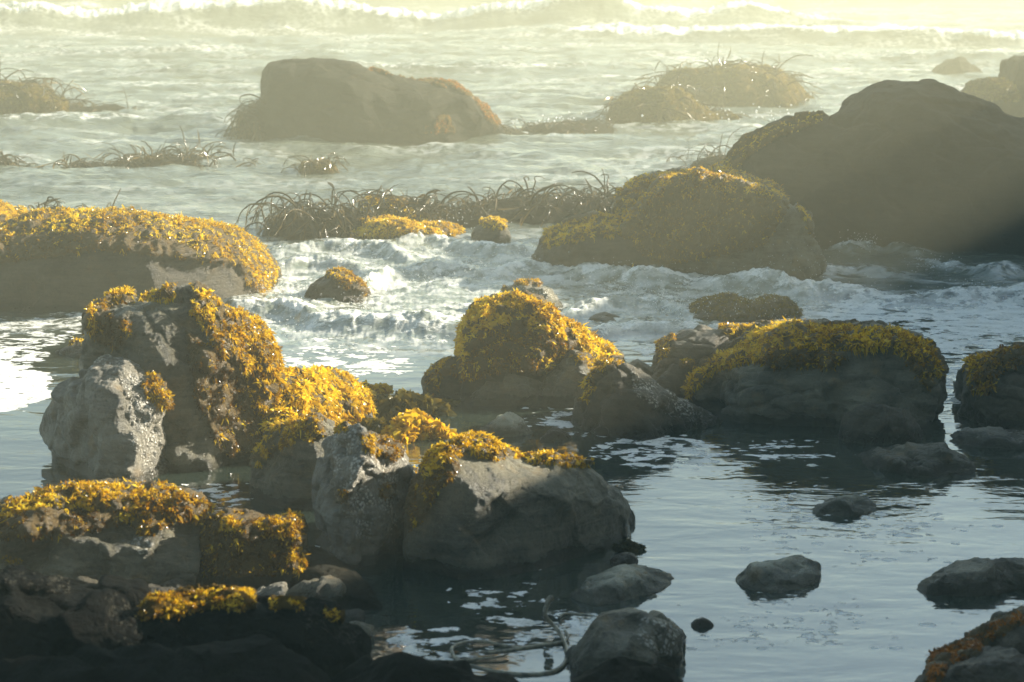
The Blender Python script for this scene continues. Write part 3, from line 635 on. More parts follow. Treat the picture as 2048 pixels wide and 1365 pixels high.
rock('pool_slab', 'flat leaf shaped slab rising from the pool right of the front boulder', [(1132, 1205), (1160, 1178), (1200, 1150), (1240, 1133), (1285, 1132), (1325, 1148), (1347, 1162), (1342, 1172)], [(1132, 1210), (1200, 1213), (1280, 1192), (1342, 1174)], T=0.6, r=0.6, p=0.7, seed=142, mat='rock_pool', cuts=5, strata=1.0, amp=0.7, bed=(0.2, 1, 0.3))
rock('stone', 'small wet stone in the shadow under the right corner of the front boulder', [(1222, 1130), (1235, 1115), (1262, 1108), (1275, 1122), (1270, 1132)], [(1222, 1136), (1270, 1134)], T=0.25, seed=143, mat='rock', cuts=3)
rock('round_stone', 'rounded two-toned stone at the bottom centre beside the looped kelp hose', [(1132, 1345), (1150, 1300), (1180, 1262), (1220, 1238), (1265, 1229), (1315, 1229), (1350, 1243), (1370, 1272), (1366, 1300), (1345, 1330)], [(1132, 1350), (1200, 1372), (1290, 1372), (1345, 1335)], T=0.65, r=0.45, p=0.55, seed=144, mat='rock_grey', cuts=7, amp=0.7, crust=[[(1270, 1235), (1360, 1240), (1372, 1290), (1340, 1320), (1280, 1290)]])
# ---- quiet pool on the right
rock('pool_stone', 'creased green-grey stone alone in the middle of the right-hand pool', [(1478, 1162), (1482, 1145), (1510, 1132), (1560, 1127), (1595, 1116), (1625, 1115), (1643, 1130), (1646, 1152)], [(1478, 1166), (1492, 1190), (1530, 1198), (1600, 1178), (1646, 1154)], T=0.6, r=0.6, p=0.7, amp=0.7, seed=151, mat='rock_pool', cuts=9, strata=1.3, bed=(0.9, 0.3, 0.3))
rock('pool_stone', 'low oval stone in the right-hand pool above the creased one', [(1622, 1036), (1640, 1012), (1675, 997), (1715, 993), (1745, 1002), (1757, 1014), (1750, 1022)], [(1622, 1038), (1680, 1038), (1750, 1025)], T=0.55, r=0.5, seed=152, mat='rock_pool', cuts=5, strata=1.2)
rock('pool_stone', 'tiny black stone in the pool right of the round two-toned stone', [(1382, 1250), (1392, 1240), (1408, 1236), (1422, 1244), (1428, 1252)], [(1382, 1254), (1405, 1258), (1428, 1254)], T=0.12, seed=153, mat='rock', cuts=2, facet=0.4, amp=0.3)
rock('pool_stone', 'long low black stone at the right edge of the pool', [(1828, 1182), (1855, 1168), (1890, 1152), (1930, 1130), (1990, 1120), (2060, 1126), (2150, 1140), (2200, 1160)], [(1828, 1186), (1880, 1193), (1980, 1188), (2060, 1176), (2200, 1168)], T=0.6, seed=154, mat='rock_grey', cuts=7, strata=1.0)
rock('pool_slab', 'dark tapered slab reflected in the water below the big flat boulder', [(1705, 912), (1740, 903), (1800, 893), (1850, 896), (1890, 892), (1930, 912), (1952, 935), (1945, 948)], [(1705, 917), (1760, 940), (1850, 957), (1945, 952)], T=0.7, r=0.6, p=0.7, seed=155, mat='rock_grey', cuts=6, strata=1.2, bed=(0.1, 1, 0.5))
rock('pool_slab', 'low dark slab just under the tilted rock at the right edge', [(1900, 882), (1925, 864), (1960, 857), (2005, 862), (2060, 872), (2110, 885)], [(1900, 888), (1980, 900), (2110, 895)], T=0.6, seed=156, mat='rock_pale', cuts=4)
rock('tilted_rock', 'dark tilted rock cut by the right edge with brown seaweed on its tip', [(1925, 815), (1930, 780), (1942, 755), (1975, 735), (2020, 718), (2080, 706), (2150, 705), (2220, 760), (2240, 840)], [(1925, 820), (1960, 852), (2048, 868), (2240, 862)], T=1.3, seed=157, mat='rock', cuts=10, strata=1.1, bed=(0.5, 0.2, 1), weed=[[(1930, 720), (1990, 700), (2080, 690), (2080, 715), (2000, 745), (1990, 780), (1945, 785)]], wthr=-0.1, leaf=0.045, tone=0.4)
rock('corner_rock', 'dark rounded boulder in the bottom right corner fringed with rusty weed', [(1850, 1400), (1880, 1340), (1930, 1305), (1965, 1300), (2048, 1325), (2140, 1350), (2200, 1420)], [(1850, 1480), (2200, 1480)], T=0.8, seed=158, mat='rock', cuts=5, weed=[[(1865, 1290), (1960, 1280), (1960, 1310), (1900, 1330), (1880, 1365), (1855, 1365)]], wthr=-0.2, leaf=0.022, wkind='brown', dens=2500)
rock('corner_rock', 'upper of two dark boulders in the bottom right corner with a rusty weed crest', [(1935, 1340), (1960, 1290), (2000, 1262), (2040, 1235), (2100, 1225), (2180, 1250), (2220, 1340)], [(1935, 1400), (2220, 1400)], T=0.9, seed=159, mat='rock', cuts=5, weed=[[(1930, 1275), (2000, 1240), (2048, 1220), (2060, 1240), (2020, 1262), (1960, 1300)]], wthr=-0.2, leaf=0.022, wkind='brown', dens=2500)
# ---- big flat boulder group
rock('flat_boulder', 'wide flat-topped grey boulder right of centre under a carpet of golden seaweed', [(1372, 805), (1376, 775), (1400, 752), (1440, 727), (1490, 700), (1530, 680), (1580, 668), (1650, 670), (1720, 682), (1780, 690), (1830, 700), (1862, 715), (1878, 745), (1880, 790), (1868, 825), (1850, 850)], [(1372, 812), (1450, 835), (1550, 848), (1640, 852), (1760, 868), (1850, 862)], T=1.7, r=0.42, p=0.45, q=0.6, seed=161, mat='rock_grey', cuts=12, strata=1.0, bed=(0.1, 0.15, 1),
     weed=[[(1370, 795), (1375, 755), (1440, 708), (1530, 650), (1600, 645), (1800, 660), (1860, 690), (1885, 745), (1872, 752), (1830, 716), (1760, 700), (1640, 700), (1560, 700), (1490, 728), (1430, 742), (1388, 785)]], shade_weed=[[(1500, 715), (1640, 700), (1700, 715), (1660, 740), (1540, 735)], [(1800, 700), (1870, 740), (1860, 780), (1820, 740)]], shade_tone=0.25, wthr=-0.32, leaf=0.050, dens=1300)
rock('footing_rock', 'lumpy dark rock at the water line against the right foot of the flat boulder', [(1682, 875), (1690, 840), (1715, 818), (1760, 812), (1800, 825), (1830, 850), (1838, 872)], [(1682, 880), (1760, 892), (1838, 882)], T=0.45, seed=162, mat='rock', cuts=6, strata=1.0)
rock('layered_rock', 'dark layered rock just behind the left shoulder of the flat boulder', [(1302, 770), (1310, 730), (1335, 700), (1370, 682), (1410, 670), (1460, 664), (1520, 664), (1560, 680), (1575, 720)], [(1302, 790), (1400, 800), (1575, 800)], T=1.3, p=0.5, seed=163, mat='rock', cuts=10, strata=1.4, bed=(0.15, 0.2, 1), weed=[[(1310, 680), (1350, 670), (1350, 700), (1320, 720)], [(1440, 650), (1560, 650), (1560, 672), (1440, 668)]], wthr=-0.1, leaf=0.035)
rock('stone', 'small rounded stone tucked between the pointed rock and the flat boulder', [(1308, 790), (1318, 755), (1345, 732), (1378, 728), (1400, 750), (1405, 790)], [(1308, 800), (1405, 806)], T=0.5, seed=164, mat='rock', cuts=4, weed=[[(1360, 710), (1390, 715), (1390, 738), (1360, 735)]], wthr=-0.3, leaf=0.03)
rock('pointed_rock', 'pointed brown rock with a long glinting slope running down to the right', [(1152, 852), (1160, 812), (1178, 770), (1200, 742), (1235, 735), (1262, 748), (1300, 772), (1350, 798), (1400, 822), (1435, 842)], [(1152, 856), (1210, 872), (1270, 882), (1350, 868), (1435, 850)], T=1.0, r=0.45, p=0.6, seed=165, mat='rock', cuts=12, strata=0.8, bed=(0.6, 0.1, 1), shore=0.5, crust=[[(1260, 740), (1440, 830), (1420, 860), (1330, 830), (1270, 790)]],
     weed=[[(1170, 745), (1200, 720), (1245, 722), (1230, 740), (1195, 760), (1182, 800), (1165, 800)]], wthr=-0.4, leaf=0.040)
rock('stone', 'pair-lobed grey stone behind the pointed rock, half awash', [(1240, 762), (1250, 735), (1275, 722), (1300, 738), (1312, 760)], [(1240, 775), (1312, 772)], T=0.5, seed=166, mat='rock_grey', cuts=5)
# ---- golden domed rock group in the centre
rock('domed_rock', 'dome shaped rock in the centre thickly capped with golden seaweed', [(918, 790), (924, 740), (926, 690), (940, 660), (960, 635), (1000, 618), (1040, 612), (1078, 620), (1105, 648), (1130, 662), (1165, 678), (1180, 700), (1205, 712), (1228, 730), (1240, 760)], [(918, 800), (1000, 808), (1120, 805), (1240, 782)], T=1.4, r=0.4, p=0.5, seed=171, mat='rock', cuts=6, strata=0.5, shore=0.35,
     weed=[[(918, 700), (920, 650), (960, 600), (1040, 585), (1110, 620), (1190, 650), (1250, 735), (1215, 740), (1165, 700), (1110, 668), (1060, 655), (1000, 650), (950, 665), (930, 720)]], shade_weed=[[(920, 700), (1000, 640), (1110, 660), (1160, 700), (1100, 740), (1000, 745), (925, 760)]], shade_tone=0.2, wthr=-0.5, leaf=0.050, dens=1500, tone=0.66)
rock('weedy_stone', 'low weed fringed stone at the left foot of the domed rock', [(858, 785), (862, 755), (885, 735), (915, 725), (935, 745), (940, 790)], [(858, 792), (940, 800)], T=0.6, seed=172, mat='rock', cuts=5, weed=[[(855, 800), (850, 740), (900, 715), (930, 720), (930, 745), (885, 755), (868, 790)]], wthr=-0.3, leaf=0.035, shore=0.3, tone=0.5)
rock('wedge_stone', 'wedge shaped bare stone leaning on the front of the domed rock', [(935, 808), (950, 780), (975, 758), (1010, 738), (1045, 740), (1075, 760), (1092, 800)], [(935, 812), (1092, 812)], T=0.5, seed=173, mat='rock_grey', cuts=8, shore=0.3)
rock('wedge_stone', 'grey slanting stone between the domed rock and the pointed rock', [(1072, 800), (1090, 765), (1115, 730), (1140, 705), (1165, 710), (1180, 740), (1185, 800)], [(1072, 812), (1185, 815)], T=0.6, seed=174, mat='rock_grey', cuts=8, shore=0.3, weed=[[(1100, 690), (1200, 690), (1180, 740), (1150, 720)]], wthr=0.0, leaf=0.03)
rock('white_stone', 'little sharp white-faced stone alone in the dark pool below the domed rock', [(955, 872), (965, 855), (985, 845), (1008, 832), (1022, 829), (1040, 835), (1052, 850), (1062, 868)], [(955, 876), (1010, 874), (1062, 870)], T=0.35, r=0.4, p=0.45, seed=175, mat='rock_pool', cuts=10, crust=[[(1018, 825), (1060, 835), (1068, 875), (1025, 865)]])
rock('stone', 'almost submerged stone right of the little white-faced stone', [(1082, 878), (1095, 862), (1115, 857), (1135, 866), (1142, 880)], [(1082, 884), (1142, 884)], T=0.35, seed=176, mat='rock', cuts=3)
# ---- mid distance
rock('left_boulder', 'long rounded boulder at the left behind the tallest rock, crowned with golden weed', [(-330, 600), (-260, 500), (-140, 470), (-20, 470), (30, 452), (90, 440), (180, 436), (260, 436), (340, 446), (420, 458), (470, 478), (505, 500), (528, 530), (530, 560), (520, 585), (500, 600)], [(-330, 625), (0, 622), (200, 630), (400, 622), (500, 604)], T=2.6, r=0.42, p=0.5, seed=181, mat='rock', cuts=4, facet=0.35, amp=0.6, strata=0.8, bed=(0.2, 0.1, 1),
     weed=[[(-330, 560), (-260, 440), (0, 420), (100, 400), (360, 410), (500, 460), (560, 540), (530, 600), (500, 575), (470, 530), (420, 505), (330, 478), (180, 466), (100, 466), (30, 475), (0, 500)], [(370, 470), (420, 480), (430, 510), (400, 520)]], shade_weed=[[(-100, 500), (150, 460), (330, 470), (450, 500), (470, 530), (200, 500), (0, 530)]], shade_tone=0.2, wthr=-0.30, leaf=0.045, dens=1500, tone=0.62)
rock('weedy_boulder', 'golden weed covered boulder cut by the left edge behind the long rounded one', [(-160, 480), (-120, 425), (-40, 415), (10, 425), (38, 440), (60, 465)], [(-160, 500), (60, 495)], T=1.4, seed=182, mat='rock', cuts=4, weed=[[(-200, 390), (60, 390), (70, 480), (-200, 480)]], wthr=-0.6, leaf=0.045, dens=1300, tone=0.66)
rock('block_rock', 'block shaped rock right of centre furred all over with yellow weed, surf at its foot', [(1235, 545), (1238, 480), (1242, 420), (1260, 388), (1300, 370), (1360, 362), (1420, 356), (1470, 362), (1520, 374), (1565, 378), (1582, 388), (1592, 415), (1610, 450), (1628, 490), (1645, 530), (1642, 555)], [(1235, 552), (1400, 560), (1560, 566), (1642, 560)], T=2.0, r=0.4, p=0.45, q=0.6, seed=183, mat='rock_grey', cuts=10, strata=1.0, bed=(1, 0.1, 0.6), shore=0.6,
     weed=[[(1230, 440), (1235, 360), (1430, 330), (1590, 365), (1575, 395), (1500, 385), (1400, 390), (1290, 400), (1260, 440)], [(1580, 395), (1620, 430), (1625, 480), (1605, 440)]], shade_weed=[[(1225, 530), (1230, 400), (1300, 380), (1580, 380), (1570, 430), (1530, 490), (1450, 510), (1330, 530)]], shade_tone=0.36, wthr=-0.32, leaf=0.042, dens=1500, tone=0.62)
rock('shoulder_rock', 'low shoulder of rock streaming with water left of the block shaped rock', [(1072, 545), (1080, 505), (1092, 485), (1130, 468), (1175, 452), (1215, 446), (1260, 450), (1290, 480), (1300, 540)], [(1072, 552), (1180, 556), (1300, 556)], T=1.7, r=0.45, p=0.5, seed=184, mat='rock', cuts=5, shore=0.6, weed=[[(1085, 500), (1090, 460), (1200, 425), (1280, 430), (1290, 470), (1180, 475), (1110, 490)]], wthr=-0.25, leaf=0.045, tone=0.6)
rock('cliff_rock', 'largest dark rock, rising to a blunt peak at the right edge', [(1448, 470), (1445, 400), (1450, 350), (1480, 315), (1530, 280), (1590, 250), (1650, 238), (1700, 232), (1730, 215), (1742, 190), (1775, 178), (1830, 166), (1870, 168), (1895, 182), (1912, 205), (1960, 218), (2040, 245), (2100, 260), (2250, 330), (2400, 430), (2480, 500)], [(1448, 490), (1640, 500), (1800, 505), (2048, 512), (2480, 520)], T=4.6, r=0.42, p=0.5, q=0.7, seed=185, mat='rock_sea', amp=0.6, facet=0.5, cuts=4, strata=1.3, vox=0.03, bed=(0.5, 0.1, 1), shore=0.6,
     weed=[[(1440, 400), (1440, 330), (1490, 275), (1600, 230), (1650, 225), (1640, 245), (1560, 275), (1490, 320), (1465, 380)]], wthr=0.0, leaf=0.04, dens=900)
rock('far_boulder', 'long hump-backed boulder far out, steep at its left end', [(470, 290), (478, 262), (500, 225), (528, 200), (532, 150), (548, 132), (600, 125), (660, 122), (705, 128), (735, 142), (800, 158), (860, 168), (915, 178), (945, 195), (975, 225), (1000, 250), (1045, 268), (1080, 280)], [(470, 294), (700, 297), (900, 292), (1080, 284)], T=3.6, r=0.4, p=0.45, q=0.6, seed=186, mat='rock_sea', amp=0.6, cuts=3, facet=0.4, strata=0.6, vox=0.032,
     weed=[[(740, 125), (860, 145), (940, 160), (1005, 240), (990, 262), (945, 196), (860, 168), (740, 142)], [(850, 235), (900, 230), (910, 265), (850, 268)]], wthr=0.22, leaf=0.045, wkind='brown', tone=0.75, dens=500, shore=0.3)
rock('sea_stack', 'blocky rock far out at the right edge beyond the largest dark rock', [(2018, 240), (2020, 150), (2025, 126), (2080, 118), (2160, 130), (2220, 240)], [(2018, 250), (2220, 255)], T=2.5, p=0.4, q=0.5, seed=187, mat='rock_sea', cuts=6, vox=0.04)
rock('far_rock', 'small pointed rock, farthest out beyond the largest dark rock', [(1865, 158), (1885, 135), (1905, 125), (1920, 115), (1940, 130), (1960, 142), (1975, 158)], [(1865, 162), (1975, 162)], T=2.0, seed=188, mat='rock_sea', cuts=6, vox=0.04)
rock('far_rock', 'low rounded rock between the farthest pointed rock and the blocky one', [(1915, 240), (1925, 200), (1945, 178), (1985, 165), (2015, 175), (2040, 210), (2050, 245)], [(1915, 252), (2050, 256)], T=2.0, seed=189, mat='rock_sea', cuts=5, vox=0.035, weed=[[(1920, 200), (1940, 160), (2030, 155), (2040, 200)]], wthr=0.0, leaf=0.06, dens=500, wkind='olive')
# ---- rocks awash in the surf
rock('surf_rock', 'small rounded rock with orange weed awash in the surf right of the long boulder', [(600, 600), (615, 560), (645, 540), (680, 530), (710, 545), (728, 575), (735, 600)], [(600, 610), (735, 612)], T=1.0, seed=191, zoff=-0.14, mat='rock', cuts=4, weed=[[(640, 520), (720, 520), (735, 590), (690, 580), (650, 550)]], wthr=-0.2, leaf=0.04, shore=0.5, tone=0.55)
rock('surf_rock', 'wet mottled rock in the surf just behind the golden domed rock', [(985, 620), (995, 582), (1020, 562), (1055, 553), (1090, 560), (1115, 580), (1130, 610)], [(985, 632), (1130, 636)], T=1.0, seed=192, zoff=-0.12, mat='rock_grey', cuts=6, crust=[[(1000, 540), (1120, 545), (1120, 600), (1010, 600)]], weed=[[(990, 555), (1015, 550), (1015, 580), (995, 585)], [(1030, 545), (1080, 548), (1080, 575), (1030, 570)]], wthr=0.0, leaf=0.03, shore=0.6)
rock('surf_rock', 'low dark wet rock washed over right of the mottled surf rock', [(1165, 640), (1180, 605), (1210, 595), (1240, 605), (1262, 640)], [(1165, 650), (1262, 652)], T=0.8, seed=193, zoff=-0.18, mat='rock_grey', cuts=5, shore=0.6)
rock('surf_rock', 'olive weed covered rock in the surf in front of the block shaped rock', [(1375, 640), (1385, 600), (1420, 582), (1460, 578), (1510, 588), (1550, 582), (1585, 588), (1600, 610), (1608, 640)], [(1375, 650), (1500, 655), (1608, 648)], T=1.1, p=0.5, seed=194, zoff=-0.12, mat='rock', cuts=5, weed=[[(1380, 640), (1380, 560), (1600, 560), (1615, 630), (1560, 630)]], wthr=0.0, leaf=0.03, wkind='olive', tone=0.8, shore=0.6)
rock('surf_rock', 'golden topped stone in the swirl left of the streaming shoulder rock', [(945, 480), (952, 458), (975, 444), (1000, 446), (1015, 465), (1018, 492)], [(945, 494), (1018, 500)], T=0.9, seed=195, mat='rock', cuts=4, weed=[[(950, 440), (980, 428), (1012, 440), (1010, 460), (975, 455)]], wthr=-0.4, leaf=0.035, shore=0.6)
rock('reef_rock', 'low golden reef strip below the tangle of arching kelp', [(690, 475), (700, 455), (740, 448), (790, 445), (830, 455), (880, 458), (915, 462), (922, 476)], [(690, 486), (830, 492), (922, 480)], T=1.2, seed=196, mat='rock', cuts=3, weed=[[(680, 435), (780, 430), (925, 445), (925, 475), (820, 475), (690, 470)]], wthr=-0.5, leaf=0.04, shore=0.5, dens=1500, tone=0.66)
rock('awash_rock', 'thin brown reef barely above water left of the tallest golden rock', [(110, 706), (140, 694), (190, 688), (260, 700)], [(110, 712), (190, 716), (260, 712)], T=0.6, seed=197, mat='rock', cuts=2, weed=[[(135, 670), (190, 668), (190, 692), (135, 692)]], wthr=-0.4, leaf=0.035, vox=0.012)

# ---- loose seaweed lying in the pool
def weed_clump(name, label, cx, cy, rx_px, hgt, kind, leaf, n, tone, seed):
    rs = np.random.RandomState(seed); gx, gy = ground(cx, cy); gx = float(gx); gy = float(gy)
    rx = rx_px * gy / FP; ry = rx * 0.9
    a = rs.uniform(0, 2 * math.pi, n); rr = np.sqrt(rs.uniform(0, 1, n))
    lob = 1 + 0.35 * np.sin(3 * a + seed) + 0.2 * np.sin(5 * a + 2 * seed)
    P = np.stack([rx * rr * lob * np.cos(a), ry * rr * lob * np.sin(a), hgt * (1 - rr ** 2) * rs.uniform(0.3, 1, n)], 1)
    n_ = np.stack([np.cos(a) * rr * 0.8, np.sin(a) * rr * 0.8, np.full(n, 0.7)], 1)
    up = n_ + rs.normal(0, 0.5, (n, 3)); up[:, 2] = np.abs(up[:, 2]) * 0.8; up /= np.linalg.norm(up, axis=1)[:, None]
    L = leaf * rs.uniform(0.6, 1.6, n); tn = np.clip(tone + 0.25 * noise3(P * 6 + seed, 3) + rs.normal(0, 0.12, n), 0, 1)
    v, f, t = leaves(P, up, n_, L, L * rs.uniform(0.5, 1.0, n), tn, rs, 0.7)
    o = link(name, mesh_np(name, v, f, {'tone': t}), M[WEEDMAT[kind]], (gx, gy, 0.0)); tag(o, label, 'seaweed'); return o
weed_clump('seaweed_clump', 'dark olive seaweed clump floating behind the golden one in the pool', 810, 828, 60, 0.16, 'olive', 0.07, 1500, 0.5, 1)
weed_clump('seaweed_clump', 'bright golden seaweed clump in the pool right of the weedy ledge', 828, 872, 56, 0.17, 'gold', 0.06, 2600, 0.62, 2)
weed_clump('seaweed_clump', 'dull brown-olive seaweed clump between the pillar rock and the golden clump', 748, 866, 34, 0.10, 'olive', 0.05, 900, 0.6, 3)
weed_clump('seaweed_tuft', 'small golden seaweed tuft floating at the tip of the weedy ledge', 727, 790, 20, 0.09, 'gold', 0.05, 400, 0.55, 4)
weed_clump('seaweed_tuft', 'tiny golden seaweed tuft adrift, rightmost of the two off the weedy ledge', 765, 788, 15, 0.07, 'gold', 0.045, 300, 0.5, 5)
weed_clump('seaweed_clump', 'ragged dark weed floating off the left foot of the domed rock', 880, 812, 26, 0.03, 'olive', 0.04, 400, 0.4, 6)
weed_clump('seaweed_clump', 'black weed fringe in the shadow at the front boulder right corner', 1255, 1100, 22, 0.05, 'olive', 0.03, 600, 0.15, 7)


# ------------------------------------------------------------------ kelp
def tubes(paths, radii, sides=6):
    Vs, Fs, k0 = [], [], 0; ang = np.linspace(0, 2 * math.pi, sides, endpoint=False)
    for P, R in zip(paths, radii):
        P = np.asarray(P, float); n = len(P); T = np.gradient(P, axis=0); T /= np.linalg.norm(T, axis=1)[:, None] + 1e-9
        ref = np.tile([0.13, 0.21, 0.97], (n, 1)); A = np.cross(T, ref); A /= np.linalg.norm(A, axis=1)[:, None] + 1e-9; B = np.cross(T, A)
        R = np.broadcast_to(R, n)
        V = P[:, None, :] + R[:, None, None] * (A[:, None, :] * np.cos(ang)[None, :, None] + B[:, None, :] * np.sin(ang)[None, :, None])
        idx = np.arange(n * sides).reshape(n, sides) + k0; a = idx[:-1]; b = idx[1:]
        Fs.append(np.stack([a, np.roll(a, -1, 1), np.roll(b, -1, 1), b], -1).reshape(-1, 4)); Vs.append(V.reshape(-1, 3)); k0 += n * sides
    return np.concatenate(Vs), np.concatenate(Fs)
def arc(p0, az, e0, e1, L, rs, K=14, floor=0.0, wob=0.5):
    P = [np.array(p0, float)]; a = az; st = L / (K - 1)
    for k in range(K - 1):
        t = k / (K - 2.0); e = e0 + (e1 - e0) * t; a += rs.normal(0, wob) * 0.4
        d = np.array([math.cos(a) * math.cos(e), math.sin(a) * math.cos(e), math.sin(e)])
        q = P[-1] + d * st; q[2] = max(q[2], floor + rs.uniform(0, 0.015)); P.append(q)
    return np.array(P)
def add_kelp(o, area, n, L=(0.5, 1.1), rad=0.012, e0=(0, 90), e1=(-100, -10), seed=1, hero=8, fl=0.5, blades=5, lift=0.0, az=None, spikes=0):
    """kelp stalks rooted on the rock o inside the seen area; the tallest become stalks of their own"""
    rs = np.random.RandomState(seed); m = o.data; co = np.empty(len(m.vertices) * 3, np.float32); m.vertices.foreach_get('co', co); co = co.reshape(-1, 3) + np.array(o.location)
    u, v = project(co); c = co[inpoly(u, v, area) & (co[:, 2] > 0.0)]
    if len(c) == 0: c = co[co[:, 2] > 0.0]
    loc = np.array(o.location); paths, radii = [], []
    for i in range(n):
        p = c[rs.randint(len(c))]; A = rs.uniform(0, 2 * math.pi) if az is None else rs.normal(az, 0.7)
        LL = rs.uniform(*L); P = arc(p, A, rad_(rs.uniform(*e0)), rad_(rs.uniform(*e1)), LL * rs.choice([1, 0.8, 0.5, 0.35]), rs, wob=0.8)
        if i % 60 == 7: P = arc(p, A, rad_(rs.uniform(55, 90)), rad_(rs.uniform(20, 80)), LL * 0.6, rs)
        r = rad * rs.uniform(0.55, 1.25); paths.append(P); radii.append(np.linspace(r, r * 0.45, len(P)))
    order = sorted(range(n), key=lambda i: -paths[i][:, 2].max()); top = order[:hero]; rest = order[hero:]
    for i in top:
        V, F = tubes([paths[i]], [radii[i] * 1.15]); w = link('kelp_stalk', mesh_np('kelp_stalk', V - loc, F, {'tone': np.full(len(V), rs.uniform(0.2, 0.7))}), M['kelp'], parent=o)
    V, F = tubes([paths[i] for i in rest], [radii[i] for i in rest])
    tn = np.repeat([rs.uniform(0.05, 0.8) for i in rest], 14 * 6)
    B, D = [], []
    for i in rest:
        for k in range(blades):
            q = rs.randint(5, 14); B.append(paths[i][q]); D.append(paths[i][q] - paths[i][q - 1] + rs.normal(0, 0.03, 3))
    B = np.array(B); D = np.array(D); D[:, 2] -= 0.03; D /= np.linalg.norm(D, axis=1)[:, None] + 1e-9
    Lb = rad * rs.uniform(6, 30, len(B)); lv, lf, lt = leaves(B, D, np.tile([0.1, 0.2, 0.95], (len(B), 1)), Lb, Lb * rs.uniform(0.03, 0.10, len(B)), rs.uniform(0.3, 1.0, len(B)), rs, 0.6)
    V2 = np.concatenate([V, lv]); F2 = np.concatenate([F, lf + len(V)])
    w = link('kelp_tangle', mesh_np('kelp_tangle', V2 - loc, F2, {'tone': np.concatenate([tn, lt])}), M['kelp'], parent=o); w['kind'] = 'stuff'
def rad_(d): return math.radians(d)
def bed(label, top, base, T, area, n, seed, L=(0.6, 1.4), rad=0.015, hero=8, name='kelp_bed', weed=(), **kw):
    o = rock(name, label, top, base, T=T, p=0.7, seed=seed, mat='rock_dark', cuts=2, amp=1.5, cat='kelp', vox=kw.pop('vox', 0.03), weed=weed, leaf=0.05, wkind=kw.pop('wkind', 'olive'), dens=700, wthr=kw.pop('wthr', -0.4), tone=kw.pop('tone', 0.6))
    add_kelp(o, area, n, L, rad, seed=seed, hero=hero, **kw); return o
bed('round tangle of tall arching kelp hoops in mid water, centre left', [(530, 470), (545, 450), (580, 436), (640, 425), (700, 425), (745, 440), (770, 468)], [(530, 476), (640, 488), (770, 480)], 1.8, [(530, 480), (530, 410), (770, 410), (770, 480)], 130, 301, L=(0.35, 1.3), rad=0.015, e0=(30, 110), e1=(-110, -40), hero=14)
bed('long thicket of kelp stalks left of the block shaped rock', [(800, 442), (860, 425), (920, 418), (980, 412), (1040, 402), (1110, 402), (1170, 398), (1240, 392), (1290, 402), (1300, 430)], [(800, 446), (950, 456), (1150, 452), (1300, 450)], 2.6, [(800, 450), (800, 360), (1300, 360), (1300, 440)], 230, 302, L=(0.3, 0.95), rad=0.014, e0=(15, 100), hero=20)
bed('low raft of brown kelp with golden patches right behind the arching hoops', [(710, 440), (740, 410), (790, 400), (840, 408), (870, 430), (880, 450)], [(710, 450), (880, 456)], 1.4, [(710, 450), (710, 390), (880, 390), (880, 450)], 70, 303, L=(0.3, 0.7), hero=4, weed=[[(710, 445), (730, 395), (800, 400), (860, 440)]], wkind='gold', wthr=-0.1)
bed('wide flat kelp raft spreading over the water below the far boulder left end', [(85, 347), (130, 338), (220, 326), (300, 316), (380, 316), (440, 326), (500, 332), (530, 343)], [(85, 350), (300, 356), (530, 348)], 3.0, [(80, 350), (100, 290), (520, 290), (540, 350)], 210, 304, L=(0.4, 1.1), rad=0.015, e0=(0, 85), hero=16)
bed('kelp hung mound at the left edge, far out', [(-120, 240), (-80, 190), (-20, 178), (30, 170), (65, 180), (90, 205), (130, 215), (200, 222), (270, 232)], [(-120, 250), (100, 256), (270, 240)], 3.0, [(-120, 250), (-100, 160), (140, 160), (200, 215), (280, 215), (280, 245)], 240, 305, L=(0.5, 1.3), rad=0.016, hero=6, vox=0.04, e0=(10, 70), weed=[[(-120, 250), (-100, 150), (130, 180), (140, 240)]])
bed('small kelp cluster at the left edge nearer than the far mound', [(-80, 345), (-40, 325), (0, 318), (30, 335), (40, 348)], [(-80, 352), (40, 352)], 1.2, [(-80, 350), (-60, 300), (50, 300), (50, 350)], 60, 306, L=(0.4, 1.0), rad=0.015, hero=4)
bed('little kelp hummock alone in open water, right of the kelp raft', [(605, 350), (618, 335), (640, 330), (658, 338), (668, 352)], [(605, 356), (668, 356)], 0.8, [(600, 356), (605, 325), (670, 325), (670, 356)], 50, 307, L=(0.3, 0.7), rad=0.012, hero=3, weed=[[(600, 356), (605, 320), (670, 320), (670, 356)]])
bed('sparse kelp hoops poking up behind the long rounded boulder', [(55, 440), (62, 425), (85, 415), (120, 420), (150, 430), (210, 436), (240, 445)], [(55, 448), (240, 450)], 0.8, [(55, 445), (55, 405), (240, 405), (240, 445)], 36, 308, L=(0.4, 0.9), rad=0.014, hero=8)
bed('nearer of two kelp draped mounds right of the far boulder', [(1215, 250), (1235, 220), (1265, 195), (1310, 185), (1360, 195), (1400, 225), (1480, 245)], [(1215, 258), (1350, 262), (1480, 252)], 3.0, [(1215, 255), (1230, 175), (1400, 175), (1480, 240)], 150, 309, L=(0.4, 1.1), rad=0.016, hero=5, vox=0.045, e0=(0, 60), weed=[[(1215, 250), (1230, 175), (1400, 175), (1480, 240)]])
bed('farther and larger of two kelp draped mounds, its back in bright glare', [(1290, 215), (1320, 175), (1360, 152), (1420, 142), (1500, 140), (1550, 152), (1590, 185), (1650, 205), (1700, 212)], [(1290, 222), (1500, 226), (1700, 216)], 4.5, [(1290, 215), (1320, 135), (1560, 130), (1700, 210)], 220, 310, L=(0.5, 1.3), rad=0.02, hero=6, vox=0.055, e0=(0, 65), weed=[[(1290, 215), (1320, 135), (1560, 130), (1700, 210)]])
